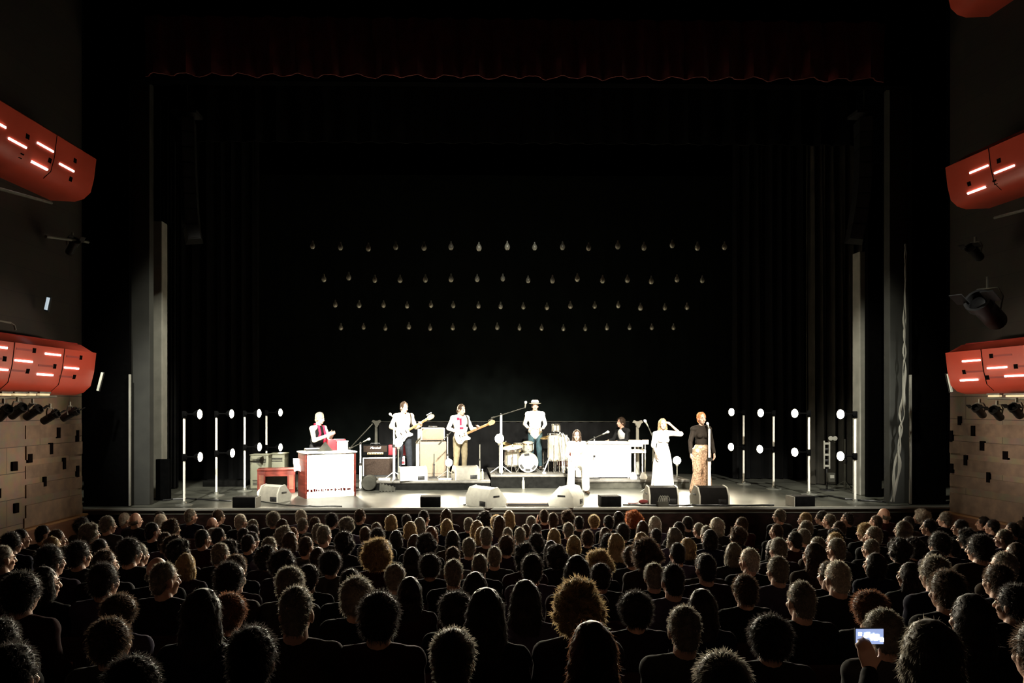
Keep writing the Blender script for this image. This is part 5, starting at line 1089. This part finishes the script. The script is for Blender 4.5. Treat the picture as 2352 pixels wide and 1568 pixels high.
for px, py, wd, code, pose in cand:
    de = 904.0 / max(py - 1105, 60); dw = .19 * F / wd; d = .6 * de + .4 * min(max(dw, de * .75), de * 1.3); best = None
    for k in sorted(range(len(ROWS)), key=lambda k: abs(ROWS[k] - d)):
        if abs(ROWS[k] - d) > .25 * d + .9: break
        p = P(px, py, ROWS[k]); sp = 0
        for dx in (0, .07, -.07, .14, -.14, .21, -.21, .27, -.27):
            sp = min([abs(p.x + dx - o[0].x) for o in rows[k]] + [9])
            if sp >= .40: p.x += dx; break
        hz = p.z - row_floor(ROWS[k])
        lim = -6.55 < p.x < 9.1
        if sp >= .40 and lim and 1.06 < hz < 1.5: best = (k, p, hz); break
    if not best: dropped += 1; continue
    rows[best[0]].append((best[1], best[2], wd, code, pose))
print('AUDIENCE', sum(len(r) for r in rows.values()), 'dropped', dropped, [len(rows[k]) for k in rows])
HD_ = dict(short='short', wide='thick', bob='chin-length', long='long', curly='curly', big='big curly', bun='tied-up', bald='')
TOPS = ['black', 'navy', 'charcoal', 'plum', 'brown', 'black', 'wine', 'charcoal', 'lilac', 'grey', 'black']
proto = {}
def person_copy(key, st, i):
    me = bodies[key]; kk = (key, st, i)
    if kk not in proto:
        o = bpy.data.objects.new('person', me['body'])
        for nm_ in ('top', 'trousers', 'shoes'): c = bpy.data.objects.new(nm_, me[nm_]); c.parent = o
        h = bpy.data.objects.new('hair', hairs[st][i]); h.parent = o
        Rz = Matrix.Rotation(R(key[2]), 4, 'Z'); h.location = HEAD - Rz @ HEAD; h.rotation_euler = (0, 0, R(key[2])); proto[kk] = o; src = o
        C.objects.link(o)
        for c in o.children: C.objects.link(c)
        return o
    return copy_tree(proto[kk])
for k in rows:
    rows[k].sort(key=lambda a: a[0].x)
    for i, (p, hz, wd, code, pose) in enumerate(rows[k]):
        Y = ROWS[k]; st, hc = STY[code[0]], COL[code[1]]; fem = st in ('bob', 'long', 'big', 'bun') or (st == 'curly' and rnd.random() < .6)
        a = math.atan2(1.3 - p.x, 16 - Y) + rnd.gauss(0, .12); yaw = -28 if a > .28 else (28 if a < -.28 else 0)
        if pose == 'clap': fem = False
        if pose == 'fone': fem = False; yaw = 0
        key = (pose, fem, yaw); o = person_copy(key, st, rnd.randrange(len(hairs[st])))
        topz = {'short': 1.28, 'wide': 1.285, 'bob': 1.28, 'long': 1.28, 'curly': 1.30, 'big': 1.325, 'bun': 1.285, 'bald': 1.27}[st]
        s = max(.9, min(1.13, hz / topz)); o.scale = (s, s, s)
        rest = a - R(-yaw); rest = max(-.16, min(.16, rest * .6))
        if pose == 'fone': rest = 0
        o.location = (p.x, Y, row_floor(Y)); o.rotation_euler = (0, 0, math.pi - rest)
        col = rnd.choice(TOPS); m_h = M['hair_' + hc]; m_t = M['cloth_' + col]
        for c in o.children:
            nm_ = c.name.split('.')[0]
            if nm_ in ('hair', 'top'):
                c.material_slots[0].link = 'OBJECT'; c.material_slots[0].material = m_h if nm_ == 'hair' else m_t
                if nm_ == 'hair': c.material_slots[1].link = 'OBJECT'; c.material_slots[1].material = M['fibre_' + hc]
                if nm_ == 'hair':
                    hw = max(.92, min(1.16, wd * Y / F / (.19 * s))) if st in ('short', 'wide', 'bob', 'curly') else 1.0
                    c.scale = (hw, 1.0, 1.0); v = HEAD - Matrix.Rotation(R(key[2]), 4, 'Z') @ Matrix.Diagonal((hw, 1, 1, 1)) @ HEAD; c.location = v
        what = ('balding person with %s fringe' % hc) if st == 'bald' else 'person with %s %s hair' % (HD_[st], hc)
        tag(o, '%s, %s from the left in the %s row of stalls' % (what, ordw(i + 1), ordw(k + 1)), 'person', 'audience in the stalls')
        o['_s'] = 0; del o['_s']
        se = bpy.data.objects.new('theatre_seat', seat_me); C.objects.link(se); se.location = (p.x, Y, row_floor(Y)); se.rotation_euler = (0, 0, math.pi); se.scale = (s, s, s)
        tag(se, 'dark seat under the %s person from the left in the %s row of stalls' % (ordw(i + 1), ordw(k + 1)), 'seat', 'theatre seats in the stalls')
        if pose == 'fone':
            q = Matrix.Translation(o.location) @ Matrix.Rotation(math.pi, 4, 'Z') @ Matrix.Scale(s, 4) @ Vector((-.045, -.455, 1.055))
            t = thing('phone', 'bright phone screen held up sideways in the lower right of the stalls', 'phone', q, 0, 'lit phones in the audience'); ww, hh = .125, .068
            b = MB(); b.box((0, .006, 0), (ww + .008, .008, hh + .008), bev=.003); b.build('case', 'black_plastic', t)
            b = MB(); b.box((0, .0, 0), (ww, .003, hh)); scn = b.build('screen', 'screen', t); b = MB(); r2 = random.Random(4)
            for _ in range(26): b.box((r2.gauss(.005, ww * .2), -.003, r2.gauss(0, hh * .14)), (r2.uniform(.006, .022), .002, r2.uniform(.006, .018)), bev=.0008)
            b.build('bright_picture', 'screen_bright', scn)
q = P(100, 1303, 6.6); t = thing('phone', 'tiny lit phone among the spectators at the far left', 'phone', q, R(20), 'lit phones in the audience'); b = MB(); b.box((0, 0, 0), (.05, .008, .08), bev=.003); b.build('case', 'black_plastic', t)
b = MB(); b.box((0, -.006, -.008), (.035, .003, .03)); b.build('screen', 'screen_bright', t)
